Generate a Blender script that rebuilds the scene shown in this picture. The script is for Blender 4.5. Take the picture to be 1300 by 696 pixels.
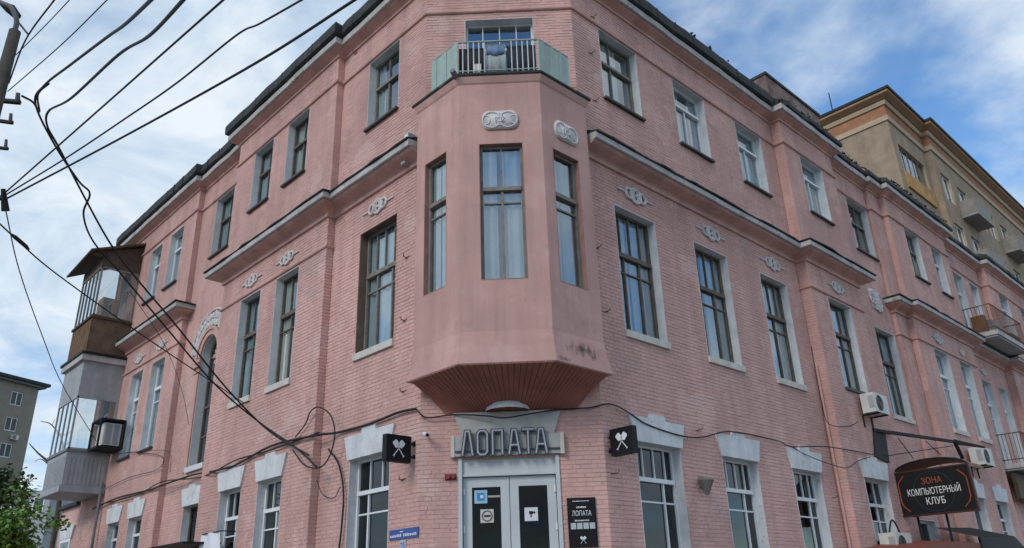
import bpy, bmesh, math, random
import numpy as np
from mathutils import Vector, Matrix
random.seed(7); rng = np.random.default_rng(7)
for o in list(bpy.data.objects): bpy.data.objects.remove(o)
scene = bpy.context.scene; COL = scene.collection
R = math.radians

# ------------------------------------------------------------------ camera
EYE = Vector((0, 0, 1.65)); FPX = 996.18
CF = Vector((0.64131662, 0.66225722, 0.38746402))
CR = Vector((0.72703542, -0.68589896, -0.031018))
CU = Vector((-0.24521927, -0.30159242, 0.92136286))
cam = bpy.data.cameras.new('camera'); cam.sensor_width = 36; cam.lens = 36*FPX/1300
cam.clip_start = .05; cam.clip_end = 3000
camo = bpy.data.objects.new('camera', cam); COL.objects.link(camo)
camo.matrix_world = Matrix(((CR.x, CU.x, -CF.x, EYE.x), (CR.y, CU.y, -CF.y, EYE.y), (CR.z, CU.z, -CF.z, EYE.z), (0, 0, 0, 1)))
scene.camera = camo

# ------------------------------------------------------------------ sky, sun, exposure
SUN = Vector((-.91, -.13, .58)).normalized()      # towards the sun, veiled by cloud
w = bpy.data.worlds.new('World'); scene.world = w; w.use_nodes = True
nt = w.node_tree; nt.nodes.clear()
def N(t, **k):
    n = nt.nodes.new(t)
    for a, b in k.items(): setattr(n, a, b)
    return n
def build_world():
    out = N('ShaderNodeOutputWorld'); bg = N('ShaderNodeBackground')
    sky = N('ShaderNodeTexSky'); sky.sky_type = 'NISHITA'; sky.sun_disc = False
    sky.sun_elevation = math.asin(SUN.z); sky.sun_rotation = math.atan2(SUN.x, SUN.y)
    sky.air_density = 1.0; sky.dust_density = .1; sky.ozone_density = 3.0; sky.altitude = 100
    tc = N('ShaderNodeTexCoord'); sep = N('ShaderNodeSeparateXYZ'); nt.links.new(tc.outputs['Generated'], sep.inputs[0])
    mx = N('ShaderNodeMath', operation='MAXIMUM'); mx.inputs[1].default_value = 0; nt.links.new(sep.outputs[2], mx.inputs[0])
    ad = N('ShaderNodeMath', operation='ADD'); ad.inputs[1].default_value = .30; nt.links.new(mx.outputs[0], ad.inputs[0])
    div = N('ShaderNodeVectorMath', operation='DIVIDE'); cb = N('ShaderNodeCombineXYZ')
    for i in range(3): nt.links.new(ad.outputs[0], cb.inputs[i])
    nt.links.new(tc.outputs['Generated'], div.inputs[0]); nt.links.new(cb.outputs[0], div.inputs[1])
    mp = N('ShaderNodeMapping'); mp.inputs['Scale'].default_value = (1, 1, .15); mp.inputs['Location'].default_value = CLOUD_LOC
    mp.inputs['Rotation'].default_value = (0, 0, R(40))
    nt.links.new(div.outputs[0], mp.inputs[0])
    n1 = N('ShaderNodeTexNoise'); n1.inputs['Scale'].default_value = 1.9; n1.inputs['Detail'].default_value = 9; n1.inputs['Roughness'].default_value = .56; n1.inputs['Distortion'].default_value = .25
    n2 = N('ShaderNodeTexNoise'); n2.inputs['Scale'].default_value = 4.6; n2.inputs['Detail'].default_value = 7; n2.inputs['Roughness'].default_value = .6; n2.inputs['Distortion'].default_value = .6
    for n in (n1, n2): nt.links.new(mp.outputs[0], n.inputs['Vector'])
    rp = N('ShaderNodeValToRGB'); rp.color_ramp.elements[0].position = .36; rp.color_ramp.elements[1].position = .56
    rp.color_ramp.elements[0].color = (.12, .12, .12, 1); rp.color_ramp.elements[1].color = (.97, .97, .97, 1); rp.color_ramp.interpolation = 'EASE'
    nt.links.new(n1.outputs[0], rp.inputs[0])
    cr = N('ShaderNodeValToRGB'); cr.color_ramp.elements[0].position = .33; cr.color_ramp.elements[1].position = .62
    cr.color_ramp.elements[0].color = (4.6, 6.0, 7.6, 1); cr.color_ramp.elements[1].color = (8.0, 8.7, 9.3, 1)
    nt.links.new(n2.outputs[0], cr.inputs[0])
    mix = N('ShaderNodeMix', data_type='RGBA'); mix.blend_type = 'MIX'
    nt.links.new(rp.outputs[0], mix.inputs[0]); hs = N('ShaderNodeHueSaturation'); hs.inputs['Saturation'].default_value = 1.25; hs.inputs['Value'].default_value = 1.75; nt.links.new(sky.outputs[0], hs.inputs['Color']); nt.links.new(hs.outputs[0], mix.inputs[6]); nt.links.new(cr.outputs[0], mix.inputs[7])
    nt.links.new(mix.outputs[2], bg.inputs[0]); bg.inputs[1].default_value = .10
    nt.links.new(bg.outputs[0], out.inputs[0])
CLOUD_LOC = (8.9, 4.6, 0)
build_world()
sl = bpy.data.lights.new('sun', 'SUN'); sl.energy = 1.4; sl.angle = R(20); sl.color = (1, .93, .83)
so = bpy.data.objects.new('sun', sl); COL.objects.link(so); so.rotation_euler = (-SUN).to_track_quat('-Z', 'Y').to_euler()
vs = scene.view_settings; vs.view_transform = 'Standard'; vs.look = 'None'; vs.gamma = 1; vs.exposure = 0.12; vs.use_curve_mapping = False

# ------------------------------------------------------------------ pixel helpers (photo pixels -> place)
def ray(x, y): return CF + CR*((x-650)/FPX) - CU*((y-348)/FPX)
def atw(x, y, d): return EYE + ray(x, y)*d                       # depth along the view axis
def onX(x, y, X): r = ray(x, y); return EYE + r*((X-EYE.x)/r.x)
def onY(x, y, Y): r = ray(x, y); return EYE + r*((Y-EYE.y)/r.y)

# ------------------------------------------------------------------ materials
MATS = {}
def mat(name, col, rough=.7, var=.12, scale=3.0, bump=.0, bscale=60, metal=0, streak=0, island=0, spec=.4, dirt=None, dirt_amt=0, dscale=1.2):
    if name in MATS: return MATS[name]
    m = bpy.data.materials.new(name); m.use_nodes = True; t = m.node_tree; b = t.nodes['Principled BSDF']; L = t.links.new
    geo = t.nodes.new('ShaderNodeNewGeometry')
    def nn(s, d=5, r=.6, vec=None):
        n = t.nodes.new('ShaderNodeTexNoise'); n.inputs['Scale'].default_value = s; n.inputs['Detail'].default_value = d; n.inputs['Roughness'].default_value = r
        L(vec if vec else geo.outputs['Position'], n.inputs['Vector']); return n
    def ramp(src, a, b2, ca, cb_):
        r = t.nodes.new('ShaderNodeValToRGB'); r.color_ramp.elements[0].position = a; r.color_ramp.elements[1].position = b2
        r.color_ramp.elements[0].color = (*ca, 1); r.color_ramp.elements[1].color = (*cb_, 1); L(src, r.inputs[0]); return r.outputs[0]
    def mixc(f, a, c, bt='MIX'):
        x = t.nodes.new('ShaderNodeMix'); x.data_type = 'RGBA'; x.blend_type = bt
        for s, i in ((f, 0), (a, 6), (c, 7)):
            if isinstance(s, (int, float)): x.inputs[i].default_value = s
            elif isinstance(s, tuple): x.inputs[i].default_value = (*s, 1)
            else: L(s, x.inputs[i])
        return x.outputs[2]
    c0 = ramp(nn(scale).outputs[0], .3, .7, tuple(max(0, v*(1-var)) for v in col), tuple(min(1, v*(1+var)) for v in col))
    if island:
        mm = t.nodes.new('ShaderNodeMapRange'); mm.inputs[3].default_value = 1-island; mm.inputs[4].default_value = 1+island
        L(geo.outputs['Random Per Island'], mm.inputs[0])
        cc = t.nodes.new('ShaderNodeCombineColor'); [L(mm.outputs[0], cc.inputs[i]) for i in range(3)]
        c0 = mixc(1.0, c0, cc.outputs[0], 'MULTIPLY')
    if streak:
        mp = t.nodes.new('ShaderNodeMapping'); mp.inputs['Scale'].default_value = (2.6, 2.6, .17); L(geo.outputs['Position'], mp.inputs[0])
        s = ramp(nn(1.0, 6, .65, mp.outputs[0]).outputs[0], .42, .72, (0, 0, 0), (streak,)*3)
        c0 = mixc(s, c0, tuple(v*.55 for v in col))
    if dirt:
        s = ramp(nn(dscale, 8, .68).outputs[0], .56-.1*dirt_amt, .70, (0, 0, 0), (.85, .85, .85))
        c0 = mixc(s, c0, dirt)
    L(c0, b.inputs['Base Color'])
    b.inputs['Roughness'].default_value = rough; b.inputs['Metallic'].default_value = metal; b.inputs['Specular IOR Level'].default_value = spec
    if bump:
        bp = t.nodes.new('ShaderNodeBump'); bp.inputs['Strength'].default_value = bump; bp.inputs['Distance'].default_value = .01
        L(nn(bscale, 4).outputs[0], bp.inputs['Height']); L(bp.outputs[0], b.inputs['Normal'])
    MATS[name] = m; return m
PINK = (.61, .376, .334)
M_BRICK = mat('pink_painted_brick', PINK, .75, .17, .5, .18, 45, streak=.5, island=.05, spec=.25, dirt=(.46, .28, .25), dirt_amt=-.1, dscale=1.7)
M_JOINT = mat('pink_painted_joint', (.56, .335, .292), .85, .12, 1.5, .2, 80, spec=.15)
M_PLAST = mat('pink_plaster', (.54, .325, .288), .8, .13, .8, .12, 18, streak=.5, spec=.2, dirt=(.43, .265, .24), dirt_amt=.1, dscale=2.4)
M_PLASTB = mat('pink_cornice_plaster', (.58, .35, .305), .8, .16, 2, .25, 30, streak=.55, spec=.2)
M_UNDER = mat('red_brown_ribbed_soffit', (.34, .135, .10), .85, .18, 3, .3, 40, spec=.15)
M_WHITE = mat('white_lime_paint', (.64, .65, .66), .75, .12, 4, .2, 60, spec=.25, streak=.35)
M_GREYW = mat('grey_white_reveal', (.63, .65, .66), .8, .15, 3, .15, 60, spec=.2, streak=.35)
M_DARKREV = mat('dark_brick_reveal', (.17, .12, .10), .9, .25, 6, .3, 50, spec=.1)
M_FASC = mat('weathered_fascia', (.44, .42, .41), .8, .2, 3, .3, 40, spec=.2, dirt=(.22, .20, .19), dirt_amt=.1, dscale=1.6)
M_TAR = mat('dark_roof_edge', (.03, .033, .034), .7, .4, 4, .5, 25, spec=.3, dirt=(.12, .10, .09), dscale=3)
M_WOOD = mat('old_dark_window_wood', (.13, .105, .085), .7, .3, 8, .2, 60, spec=.3)
M_WOODG = mat('weathered_grey_window_wood', (.21, .19, .165), .75, .25, 8, .2, 60, spec=.25)
M_PVC = mat('white_window_frame', (.72, .74, .75), .4, .05, 5, spec=.45)
M_SILLM = mat('dark_metal_sill', (.06, .055, .055), .6, .3, 8, spec=.4)
M_SILLC = mat('pale_cement_sill', (.56, .53, .48), .8, .15, 6, .2, 60, spec=.2)
M_MOULD = mat('plaster_ornament', (.58, .55, .54), .8, .15, 8, .2, 60, spec=.2, dirt=(.30, .25, .23), dscale=6)
M_ORN = mat('white_plaster_ornament', (.58, .56, .55), .8, .12, 8, .2, 60, spec=.2, dirt=(.34, .30, .29), dscale=6)
M_ROOM = mat('dim_room_wall', (.42, .40, .37), .9, .1, 2, spec=.1)
M_CURT = mat('net_curtain', (.50, .54, .56), .9, .08, 6, spec=.1)
M_BLACK = mat('black_sign_panel', (.010, .010, .012), .6, .2, 8, spec=.18)
M_BLKM = mat('black_metal', (.016, .016, .017), .6, .25, 12, spec=.2)
M_CABLE = mat('black_rubber_cable', (.018, .018, .019), .6, .2, 20, spec=.35)
M_RUST = mat('rusty_iron', (.13, .07, .055), .85, .4, 20, .3, 80, spec=.2)
M_GREEN = mat('pale_green_sheet', (.34, .43, .39), .55, .12, 5, .1, 40, streak=.4, spec=.35)
M_WMARK = mat('white_print', (.70, .71, .72), .6, .05, 10)
M_BLUE = mat('blue_enamel', (.025, .07, .28), .35, .1, 5, spec=.5)
M_AC = mat('ac_casing', (.58, .57, .54), .5, .1, 5, spec=.4, streak=.3)
M_GREYP = mat('grey_paint_panel', (.34, .35, .36), .6, .15, 3, .1, 40, streak=.4, spec=.3)
M_GREYD = mat('dark_grey_panel', (.16, .165, .17), .6, .2, 3, spec=.3)
M_PLYW = mat('orange_brown_board', (.15, .08, .038), .7, .3, 4, .2, 30, spec=.25)
M_BROWN = mat('brown_roof_board', (.085, .06, .045), .8, .3, 4, .2, 40, spec=.2)
M_CONC = mat('grey_concrete', (.30, .29, .28), .9, .18, 4, .3, 50, spec=.2)
M_ASPH = mat('asphalt', (.055, .055, .058), .9, .2, 2, .4, 90, spec=.2)
M_PAVE = mat('grey_paving', (.24, .23, .22), .9, .15, 2, .2, 50, spec=.2)
M_SOIL = mat('dusty_ground', (.16, .15, .13), .95, .2, .4, .2, 30, spec=.1)
def glass(name, tint, ior, rough=.015):
    m = bpy.data.materials.new(name); m.use_nodes = True; t = m.node_tree; t.nodes.clear()
    o = t.nodes.new('ShaderNodeOutputMaterial'); tr = t.nodes.new('ShaderNodeBsdfTransparent'); gl = t.nodes.new('ShaderNodeBsdfGlossy'); mx = t.nodes.new('ShaderNodeMixShader')
    fr = t.nodes.new('ShaderNodeFresnel'); fr.inputs[0].default_value = ior
    tr.inputs[0].default_value = (*tint, 1); gl.inputs['Roughness'].default_value = rough; gl.inputs[0].default_value = (.9, .95, 1, 1)
    nz = t.nodes.new('ShaderNodeTexNoise'); nz.inputs['Scale'].default_value = 1.3; nz.inputs['Detail'].default_value = 1
    g = t.nodes.new('ShaderNodeNewGeometry'); t.links.new(g.outputs['Position'], nz.inputs['Vector'])
    bp = t.nodes.new('ShaderNodeBump'); bp.inputs['Strength'].default_value = .03; bp.inputs['Distance'].default_value = .05
    t.links.new(nz.outputs[0], bp.inputs['Height']); t.links.new(bp.outputs[0], gl.inputs['Normal'])
    mu = t.nodes.new('ShaderNodeMath'); mu.operation = 'MULTIPLY'; iv = t.nodes.new('ShaderNodeMath'); iv.operation = 'SUBTRACT'; iv.inputs[0].default_value = 1; t.links.new(g.outputs['Backfacing'], iv.inputs[1]); t.links.new(fr.outputs[0], mu.inputs[0]); t.links.new(iv.outputs[0], mu.inputs[1]); t.links.new(mu.outputs[0], mx.inputs[0]); t.links.new(tr.outputs[0], mx.inputs[1]); t.links.new(gl.outputs[0], mx.inputs[2]); t.links.new(mx.outputs[0], o.inputs[0])
    return m
def stain(m, c, rad, col, thr, sc):
    t = m.node_tree; b = t.nodes['Principled BSDF']; L = t.links.new; src = b.inputs['Base Color'].links[0].from_socket
    g = t.nodes.new('ShaderNodeNewGeometry'); su = t.nodes.new('ShaderNodeVectorMath'); su.operation = 'SUBTRACT'; su.inputs[1].default_value = c; L(g.outputs['Position'], su.inputs[0])
    dv = t.nodes.new('ShaderNodeVectorMath'); dv.operation = 'DIVIDE'; dv.inputs[1].default_value = rad; L(su.outputs[0], dv.inputs[0])
    le = t.nodes.new('ShaderNodeVectorMath'); le.operation = 'LENGTH'; L(dv.outputs[0], le.inputs[0])
    mp = t.nodes.new('ShaderNodeMapping'); mp.inputs['Scale'].default_value = (1, 1, .45); L(g.outputs['Position'], mp.inputs[0])
    nz = t.nodes.new('ShaderNodeTexNoise'); nz.inputs['Scale'].default_value = sc; nz.inputs['Detail'].default_value = 8; nz.inputs['Roughness'].default_value = .7; L(mp.outputs[0], nz.inputs['Vector'])
    fa = t.nodes.new('ShaderNodeMapRange'); fa.inputs[1].default_value = 1; fa.inputs[2].default_value = 0; fa.inputs[3].default_value = -.25; fa.inputs[4].default_value = .16; L(le.outputs[1], fa.inputs[0])
    ad = t.nodes.new('ShaderNodeMath'); L(nz.outputs[0], ad.inputs[0]); L(fa.outputs[0], ad.inputs[1])
    mr = t.nodes.new('ShaderNodeMapRange'); mr.inputs[1].default_value = thr; mr.inputs[2].default_value = thr+.22; mr.inputs[4].default_value = .9; L(ad.outputs[0], mr.inputs[0])
    x = t.nodes.new('ShaderNodeMix'); x.data_type = 'RGBA'; L(mr.outputs[0], x.inputs[0]); L(src, x.inputs[6]); x.inputs[7].default_value = (*col, 1); L(x.outputs[2], b.inputs['Base Color'])
def patches(m, sc, thr, col, amt=.8):
    t = m.node_tree; b = t.nodes['Principled BSDF']; L = t.links.new; src = b.inputs['Base Color'].links[0].from_socket
    g = t.nodes.new('ShaderNodeNewGeometry'); nz = t.nodes.new('ShaderNodeTexNoise'); nz.inputs['Scale'].default_value = sc; nz.inputs['Detail'].default_value = 6; nz.inputs['Roughness'].default_value = .62; L(g.outputs['Position'], nz.inputs['Vector'])
    mr = t.nodes.new('ShaderNodeMapRange'); mr.inputs[1].default_value = thr; mr.inputs[2].default_value = thr+.05; mr.inputs[4].default_value = amt; L(nz.outputs[0], mr.inputs[0])
    x = t.nodes.new('ShaderNodeMix'); x.data_type = 'RGBA'; L(mr.outputs[0], x.inputs[0]); L(src, x.inputs[6]); x.inputs[7].default_value = (*col, 1); L(x.outputs[2], b.inputs['Base Color'])
patches(M_BRICK, 1.1, .58, (.66, .46, .42), .6); patches(M_BRICK, 13, .65, (.27, .14, .11), .75); patches(M_BRICK, .7, .60, (.49, .33, .30), .6)
patches(M_PLAST, 1.6, .57, (.57, .37, .34), .35); patches(M_PLAST, 9, .67, (.33, .18, .15), .6); patches(M_PLASTB, 8, .64, (.36, .21, .18), .6); patches(M_FASC, 6, .60, (.20, .18, .17), .7); patches(M_WHITE, 5, .60, (.42, .39, .37), .6); patches(M_WHITE, 22, .66, (.34, .27, .25), .7)
stain(M_PLAST, (8.98, 7.70, 5.27), (.80, .3, .25), (.07, .05, .045), .45, 11)
stain(M_PLAST, (8.5, 7.70, 5.03), (.35, .3, .09), (.20, .09, .06), .46, 12)
stain(M_PLAST, (7.36, 8.82, 9.75), (.3, .34, .5), (.36, .20, .15), .56, 5)
stain(M_PLAST, (7.30, 9.4, 9.6), (.3, .3, .5), (.40, .30, .19), .60, 5)
G_HI = glass('old_double_window_glass', (.86, .91, .92), 2.9)
G_LO = glass('shopfront_window_glass', (.48, .51, .51), 1.6)
G_DOOR = glass('tinted_door_glass', (.07, .07, .07), 1.32)

# ------------------------------------------------------------------ mesh helpers
class Frame:
    """local u along the wall (to the right seen from outside), n outward, z up"""
    def __init__(s, P, Q=None, U=None):
        s.O = Vector((P[0], P[1], 0))
        d = Vector((Q[0]-P[0], Q[1]-P[1], 0)) if Q is not None else Vector((U[0], U[1], 0))
        s.len = d.length; s.U = d.normalized(); s.N = Vector((s.U.y, -s.U.x, 0))
    def p(s, u, n, z): return s.O + s.U*u + s.N*n + Vector((0, 0, z))
    def inv(s, P): d = Vector((P.x, P.y, 0)) - s.O; return d.dot(s.U), d.dot(s.N), P.z
    def hit(s, x, y, n=0.0):
        r = ray(x, y); o = s.O + s.N*n; t = (o-EYE).dot(s.N)/r.dot(s.N); return EYE + r*t
    def px(s, x, y, n=0.0): a = s.inv(s.hit(x, y, n)); return a[0], a[2]
WORLD = Frame((0, 0), U=(1, 0))          # u = x, n = -y
class MB:
    def __init__(s): s.v = []; s.f = []
    def quad(s, a, b, c, d): i = len(s.v); s.v += [a, b, c, d]; s.f.append((i, i+1, i+2, i+3)); return s
    def box(s, F, u0, u1, n0, n1, z0, z1):
        i = len(s.v); P = F.p
        s.v += [P(u0, n1, z0), P(u1, n1, z0), P(u1, n1, z1), P(u0, n1, z1), P(u0, n0, z0), P(u1, n0, z0), P(u1, n0, z1), P(u0, n0, z1)]
        s.f += [(i, i+1, i+2, i+3), (i+5, i+4, i+7, i+6), (i+4, i, i+3, i+7), (i+1, i+5, i+6, i+2), (i+3, i+2, i+6, i+7), (i+4, i+5, i+1, i)]
        return s
    def wbox(s, x0, x1, y0, y1, z0, z1): return s.box(WORLD, x0, x1, -y1, -y0, z0, z1)
    def prism(s, F, pts, n0, n1):                              # pts: (u,z) outline, counter-clockwise
        i = len(s.v); k = len(pts)
        s.v += [F.p(u, n1, z) for u, z in pts] + [F.p(u, n0, z) for u, z in pts]
        s.f.append(tuple(range(i, i+k))); s.f.append(tuple(range(i+2*k-1, i+k-1, -1)))
        for j in range(k): a, b = i+j, i+(j+1) % k; s.f.append((a, a+k, b+k, b))
        return s
    def tube(s, pts, r, seg=8, close=False):
        pts = [Vector(p) for p in pts]; k = len(pts); rings = []; up = None
        for j in range(k):
            d = ((pts[(j+1) % k]-pts[j-1]) if close else (pts[min(j+1, k-1)]-pts[max(j-1, 0)])).normalized()
            if up is None: up = d.orthogonal().normalized()
            up = (up - d*up.dot(d)); up = up.normalized() if up.length > 1e-6 else d.orthogonal().normalized()
            bt = d.cross(up); rr = r[j] if isinstance(r, (list, tuple)) else r
            rings.append(len(s.v)); s.v += [pts[j] + (up*math.cos(2*math.pi*q/seg) + bt*math.sin(2*math.pi*q/seg))*rr for q in range(seg)]
        for j in range(k if close else k-1):
            a, b = rings[j], rings[(j+1) % k]
            for q in range(seg): s.f.append((a+q, b+q, b+(q+1) % seg, a+(q+1) % seg))
        if not close:
            s.f.append(tuple(rings[0]+q for q in range(seg))); s.f.append(tuple(rings[-1]+q for q in reversed(range(seg))))
        return s
    def ring(s, F, u, z, n, R_, r, seg=20, sx=1, tseg=6, a0=0, a1=360):
        full = abs(a1-a0) >= 360; k = seg
        pts = [F.p(u+R_*sx*math.cos(R(a0+(a1-a0)*j/(k if full else k-1))), n, z+R_*math.sin(R(a0+(a1-a0)*j/(k if full else k-1)))) for j in range(k)]
        return s.tube(pts, r, tseg, full)
    def build(s, name, m, parent=None, smooth=False, fix=False):
        me = bpy.data.meshes.new(name); me.from_pydata([tuple(v) for v in s.v], [], s.f); me.update()
        if fix:
            bm = bmesh.new(); bm.from_mesh(me); bmesh.ops.recalc_face_normals(bm, faces=bm.faces); bm.to_mesh(me); bm.free()
        if smooth: me.polygons.foreach_set('use_smooth', [True]*len(me.polygons))
        me.materials.append(m); o = bpy.data.objects.new(name, me); COL.objects.link(o)
        if parent: attach(o, parent)
        return o
def attach(o, parent):
    bpy.context.view_layer.update() if False else None
    o.parent = parent; o.matrix_parent_inverse = PINV.get(parent.name, Matrix.Identity(4))
PINV = {}
def tag(o, label, cat, group=None):
    o['label'] = label; o['category'] = cat
    if group: o['group'] = group
    return o
def struct(o): o['kind'] = 'structure'; return o
def thing(name, label, cat, loc=(0, 0, 0), group=None):
    o = bpy.data.objects.new(name, None); COL.objects.link(o); o.location = loc; o.empty_display_size = .2
    PINV[o.name] = Matrix.Translation(-Vector(loc)); return tag(o, label, cat, group)
def subdiv(plan, step):
    out = []
    for a, b in zip(plan, plan[1:]):
        L = math.hypot(b[0]-a[0], b[1]-a[1]); k = max(1, int(L/step)); out += [(a[0]+(b[0]-a[0])*j/k, a[1]+(b[1]-a[1])*j/k) for j in range(k)]
    return out+[plan[-1]]
def sweep(plan, prof, mb=None, jit=0, step=.45):
    """carry a profile of (n outward, z) along a plan polyline, mitred"""
    mb = mb or MB(); plan = subdiv(plan, step) if jit else plan; P = [Vector((p[0], p[1])) for p in plan]; k = len(P); rows = []
    def nrm(a, b): d = (b-a).normalized(); return Vector((d.y, -d.x))
    for j in range(k):
        a = nrm(P[j-1], P[j]) if j else None; b = nrm(P[j], P[j+1]) if j < k-1 else None
        if a is None: m = b
        elif b is None: m = a
        else:
            m = a+b; m = m/max(m.dot(a), .2) if m.length > 1e-6 else a
        jn, jz = (random.gauss(0, jit), random.gauss(0, jit)) if jit else (0, 0)
        rows.append(len(mb.v)); mb.v += [Vector((P[j].x+m.x*(n+(jn if n > .1 else 0)), P[j].y+m.y*(n+(jn if n > .1 else 0)), z+(jz if n > .1 else 0))) for n, z in prof]
    q = len(prof)
    for j in range(k-1):
        a, b = rows[j], rows[j+1]
        for i in range(q-1): mb.f.append((a+i, b+i, b+i+1, a+i+1))
    mb.f.append(tuple(rows[0]+i for i in range(q))); mb.f.append(tuple(rows[-1]+i for i in reversed(range(q))))
    return mb
def smooth_path(pts, sub=6):
    pts = [Vector(p) for p in pts]
    if len(pts) < 3: return pts
    q = [pts[0]*2-pts[1]]+pts+[pts[-1]*2-pts[-2]]; out = []
    for i in range(1, len(q)-2):
        for s in range(sub):
            t = s/sub; a, b, c, d = q[i-1:i+3]
            out.append(.5*((2*b)+(c-a)*t+(2*a-5*b+4*c-d)*t*t+(3*b-a-3*c+d)*t**3))
    return out+[pts[-1]]
def text_mesh(name, body, F, u, z, n, size, m, parent, align='CENTER', extrude=.002, sx=1.0, fit=None):
    cu = bpy.data.curves.new(name, 'FONT'); cu.body = body; cu.size = size; cu.align_x = align; cu.align_y = 'CENTER'; cu.extrude = extrude
    t = bpy.data.objects.new(name, cu); COL.objects.link(t); dg = bpy.context.evaluated_depsgraph_get()
    me = bpy.data.meshes.new_from_object(t.evaluated_get(dg)); bpy.data.objects.remove(t)
    if fit: xs_ = [v.co.x for v in me.vertices]; sx = fit/(max(xs_)-min(xs_))
    for v in me.vertices:
        x, y, zz = v.co; v.co = F.p(u+x*sx, n+zz, z+y)
    me.materials.clear(); me.materials.append(m); me.update()
    o = bpy.data.objects.new(name, me); COL.objects.link(o)
    if parent: attach(o, parent)
    return o

# ------------------------------------------------------------------ ground
g = MB(); g.quad(Vector((-600, -600, -.15)), Vector((600, -600, -.15)), Vector((600, 600, -.15)), Vector((-600, 600, -.15)))
struct(g.build('ground', M_SOIL))
g = MB(); g.wbox(-5.5, 150, -5.5, 2.2, -.3, -.146); struct(g.build('road', M_ASPH))
g = MB(); g.wbox(-5.5, 2.0, 2.2, 150, -.3, -.146); struct(g.build('side_road', M_ASPH))
g = MB()
pp = [(2.0, 150), (2.0, 5.0), (2.4, 3.4), (3.4, 2.4), (5.0, 2.2), (150, 2.2), (150, 7.9), (9.7, 7.9), (7.5, 10.1), (7.5, 150)]
i = len(g.v); g.v += [Vector((x, y, 0)) for x, y in pp]+[Vector((x, y, -.3)) for x, y in pp]
g.f.append(tuple(range(len(pp)))); g.f += [(j, len(pp)+j, len(pp)+(j+1) % len(pp), (j+1) % len(pp)) for j in range(len(pp))]
struct(g.build('pavement', M_PAVE, fix=True))

# ------------------------------------------------------------------ the pink corner building
B = thing('corner_building', 'pink painted brick three-storey corner building with oriel over the corner door', 'building', (9.6, 10.1, 0))
PLAN = dict(Ld=((7.62, 27.4), (7.62, 21.05)), r1=((7.62, 21.05), (7.78, 21.05)), Lc=((7.78, 21.05), (7.78, 18.0)), r2=((7.78, 18.0), (7.42, 18.0)),
            M=((7.42, 18.0), (7.42, 13.1)), r3=((7.42, 13.1), (7.585, 13.1)), La=((7.585, 13.1), (7.585, 10.05)), CH=((7.585, 10.05), (9.635, 8.0)),
            Ra=((9.635, 8.0), (17.55, 8.0)), r4=((17.55, 8.0), (17.55, 7.73)), Rb=((17.55, 7.73), (20.46, 7.73)), r5=((20.46, 7.73), (20.46, 8.0)),
            Rc=((20.46, 8.0), (23.25, 8.0)), r6=((23.25, 8.0), (23.25, 7.9)), Rp=((23.25, 7.9), (24.1, 7.9)), r7=((24.1, 7.9), (24.1, 7.73)),
            Rd=((24.1, 7.73), (29.2, 7.73)), r8=((29.2, 7.73), (29.2, 8.0)), Re=((29.2, 8.0), (33.5, 8.0)), r9=((33.5, 8.0), (33.5, 7.73)), Rf=((33.5, 7.73), (46, 7.73)))
FR = {k: Frame(*v) for k, v in PLAN.items()}
POLY = [v[0] for v in PLAN.values()]+[(46, 7.73)]
T3, B3, T2, B2, LT, LB = 12.56, 10.85, 8.46, 5.98, 4.48, 4.06
ZTOP = 13.35
OPEN = {k: [] for k in PLAN}
def uR(k, x): return x - PLAN[k][0][0]
def uL(k, y): return PLAN[k][0][1] - y
WIN = []
def win(k, a, b, z0, z1, **st):
    if k in ('Ld', 'Lc', 'M', 'La'): u0, u1 = uL(k, b), uL(k, a)
    elif k == 'CH': u0, u1 = a, b
    else: u0, u1 = uR(k, a), uR(k, b)
    OPEN[k].append((u0, u1, z0, z1)); WIN.append((k, u0, u1, z0, z1, st))
# styles
def s2(**k): d = dict(fm=M_WOOD, rm=M_GREYW, tr=.64, up=[.26, .5, .75], lo=[.36, .68], sub=.80, sill='cement', cur='two', gl=G_HI, heavy=.085); d.update(k); return d
def s3(**k): d = dict(fm=M_WOODG, rm=M_GREYW, tr=.62, up=[.5], lo=[.5], sub=None, sill='metal', cur='two', gl=G_HI, heavy=.06); d.update(k); return d
def s1(**k): d = dict(fm=M_PVC, rm=M_WHITE, tr=.79, up=[.3, .55, .8], lo=[.17, .72], sub=.845, sill=None, cur='none', gl=G_LO, heavy=.07, lint=True); d.update(k); return d
def pvc(**k): return s3(fm=M_PVC, tr=.70, lo=[.5], up=[], **k)
XR = dict(A=(10.46, 11.68), B=(13.02, 14.24), C=(15.63, 16.83))
for n_, (a, b) in XR.items():
    win('Ra', a, b, B2, T2, **s2(cur={'A': 'full', 'B': 'full', 'C': 'full'}[n_], lo={'A': [.3, .68], 'B': [.25, .66], 'C': [.55]}[n_]))
    win('Ra', a, b, B3, T3, **(s3(lo=[.42], up=[.42], cur='left') if n_ == 'A' else pvc(cur='two' if n_ == 'B' else 'full')))
    win('Ra', a, b, 1.35, LB, **s1(cur='none' if n_ != 'C' else 'left'))
win('Rb', 18.41, 19.64, 6.15, T2, **s2(lo=[.6], up=[.35, .68], cur='full', sill='cementflat')); win('Rb', 18.41, 19.64, B3, T3, **pvc(cur='full')); win('Rb', 18.41, 19.64, 1.35, LB, **s1(lo=[.66], up=[.35, .68]))
win('Rc', 21.72, 23.02, B2, T2, **s2(lo=[.4, .7], up=[.5], cur='full')); win('Rc', 21.72, 23.1, B3, T3, **s3(fm=M_WOODG, lo=[.35, .65], up=[.35, .65], cur='left'))
win('Rc', 21.8, 22.9, 0.1, 3.3, **s1(lo=[.5], up=[], lint=False))
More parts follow.
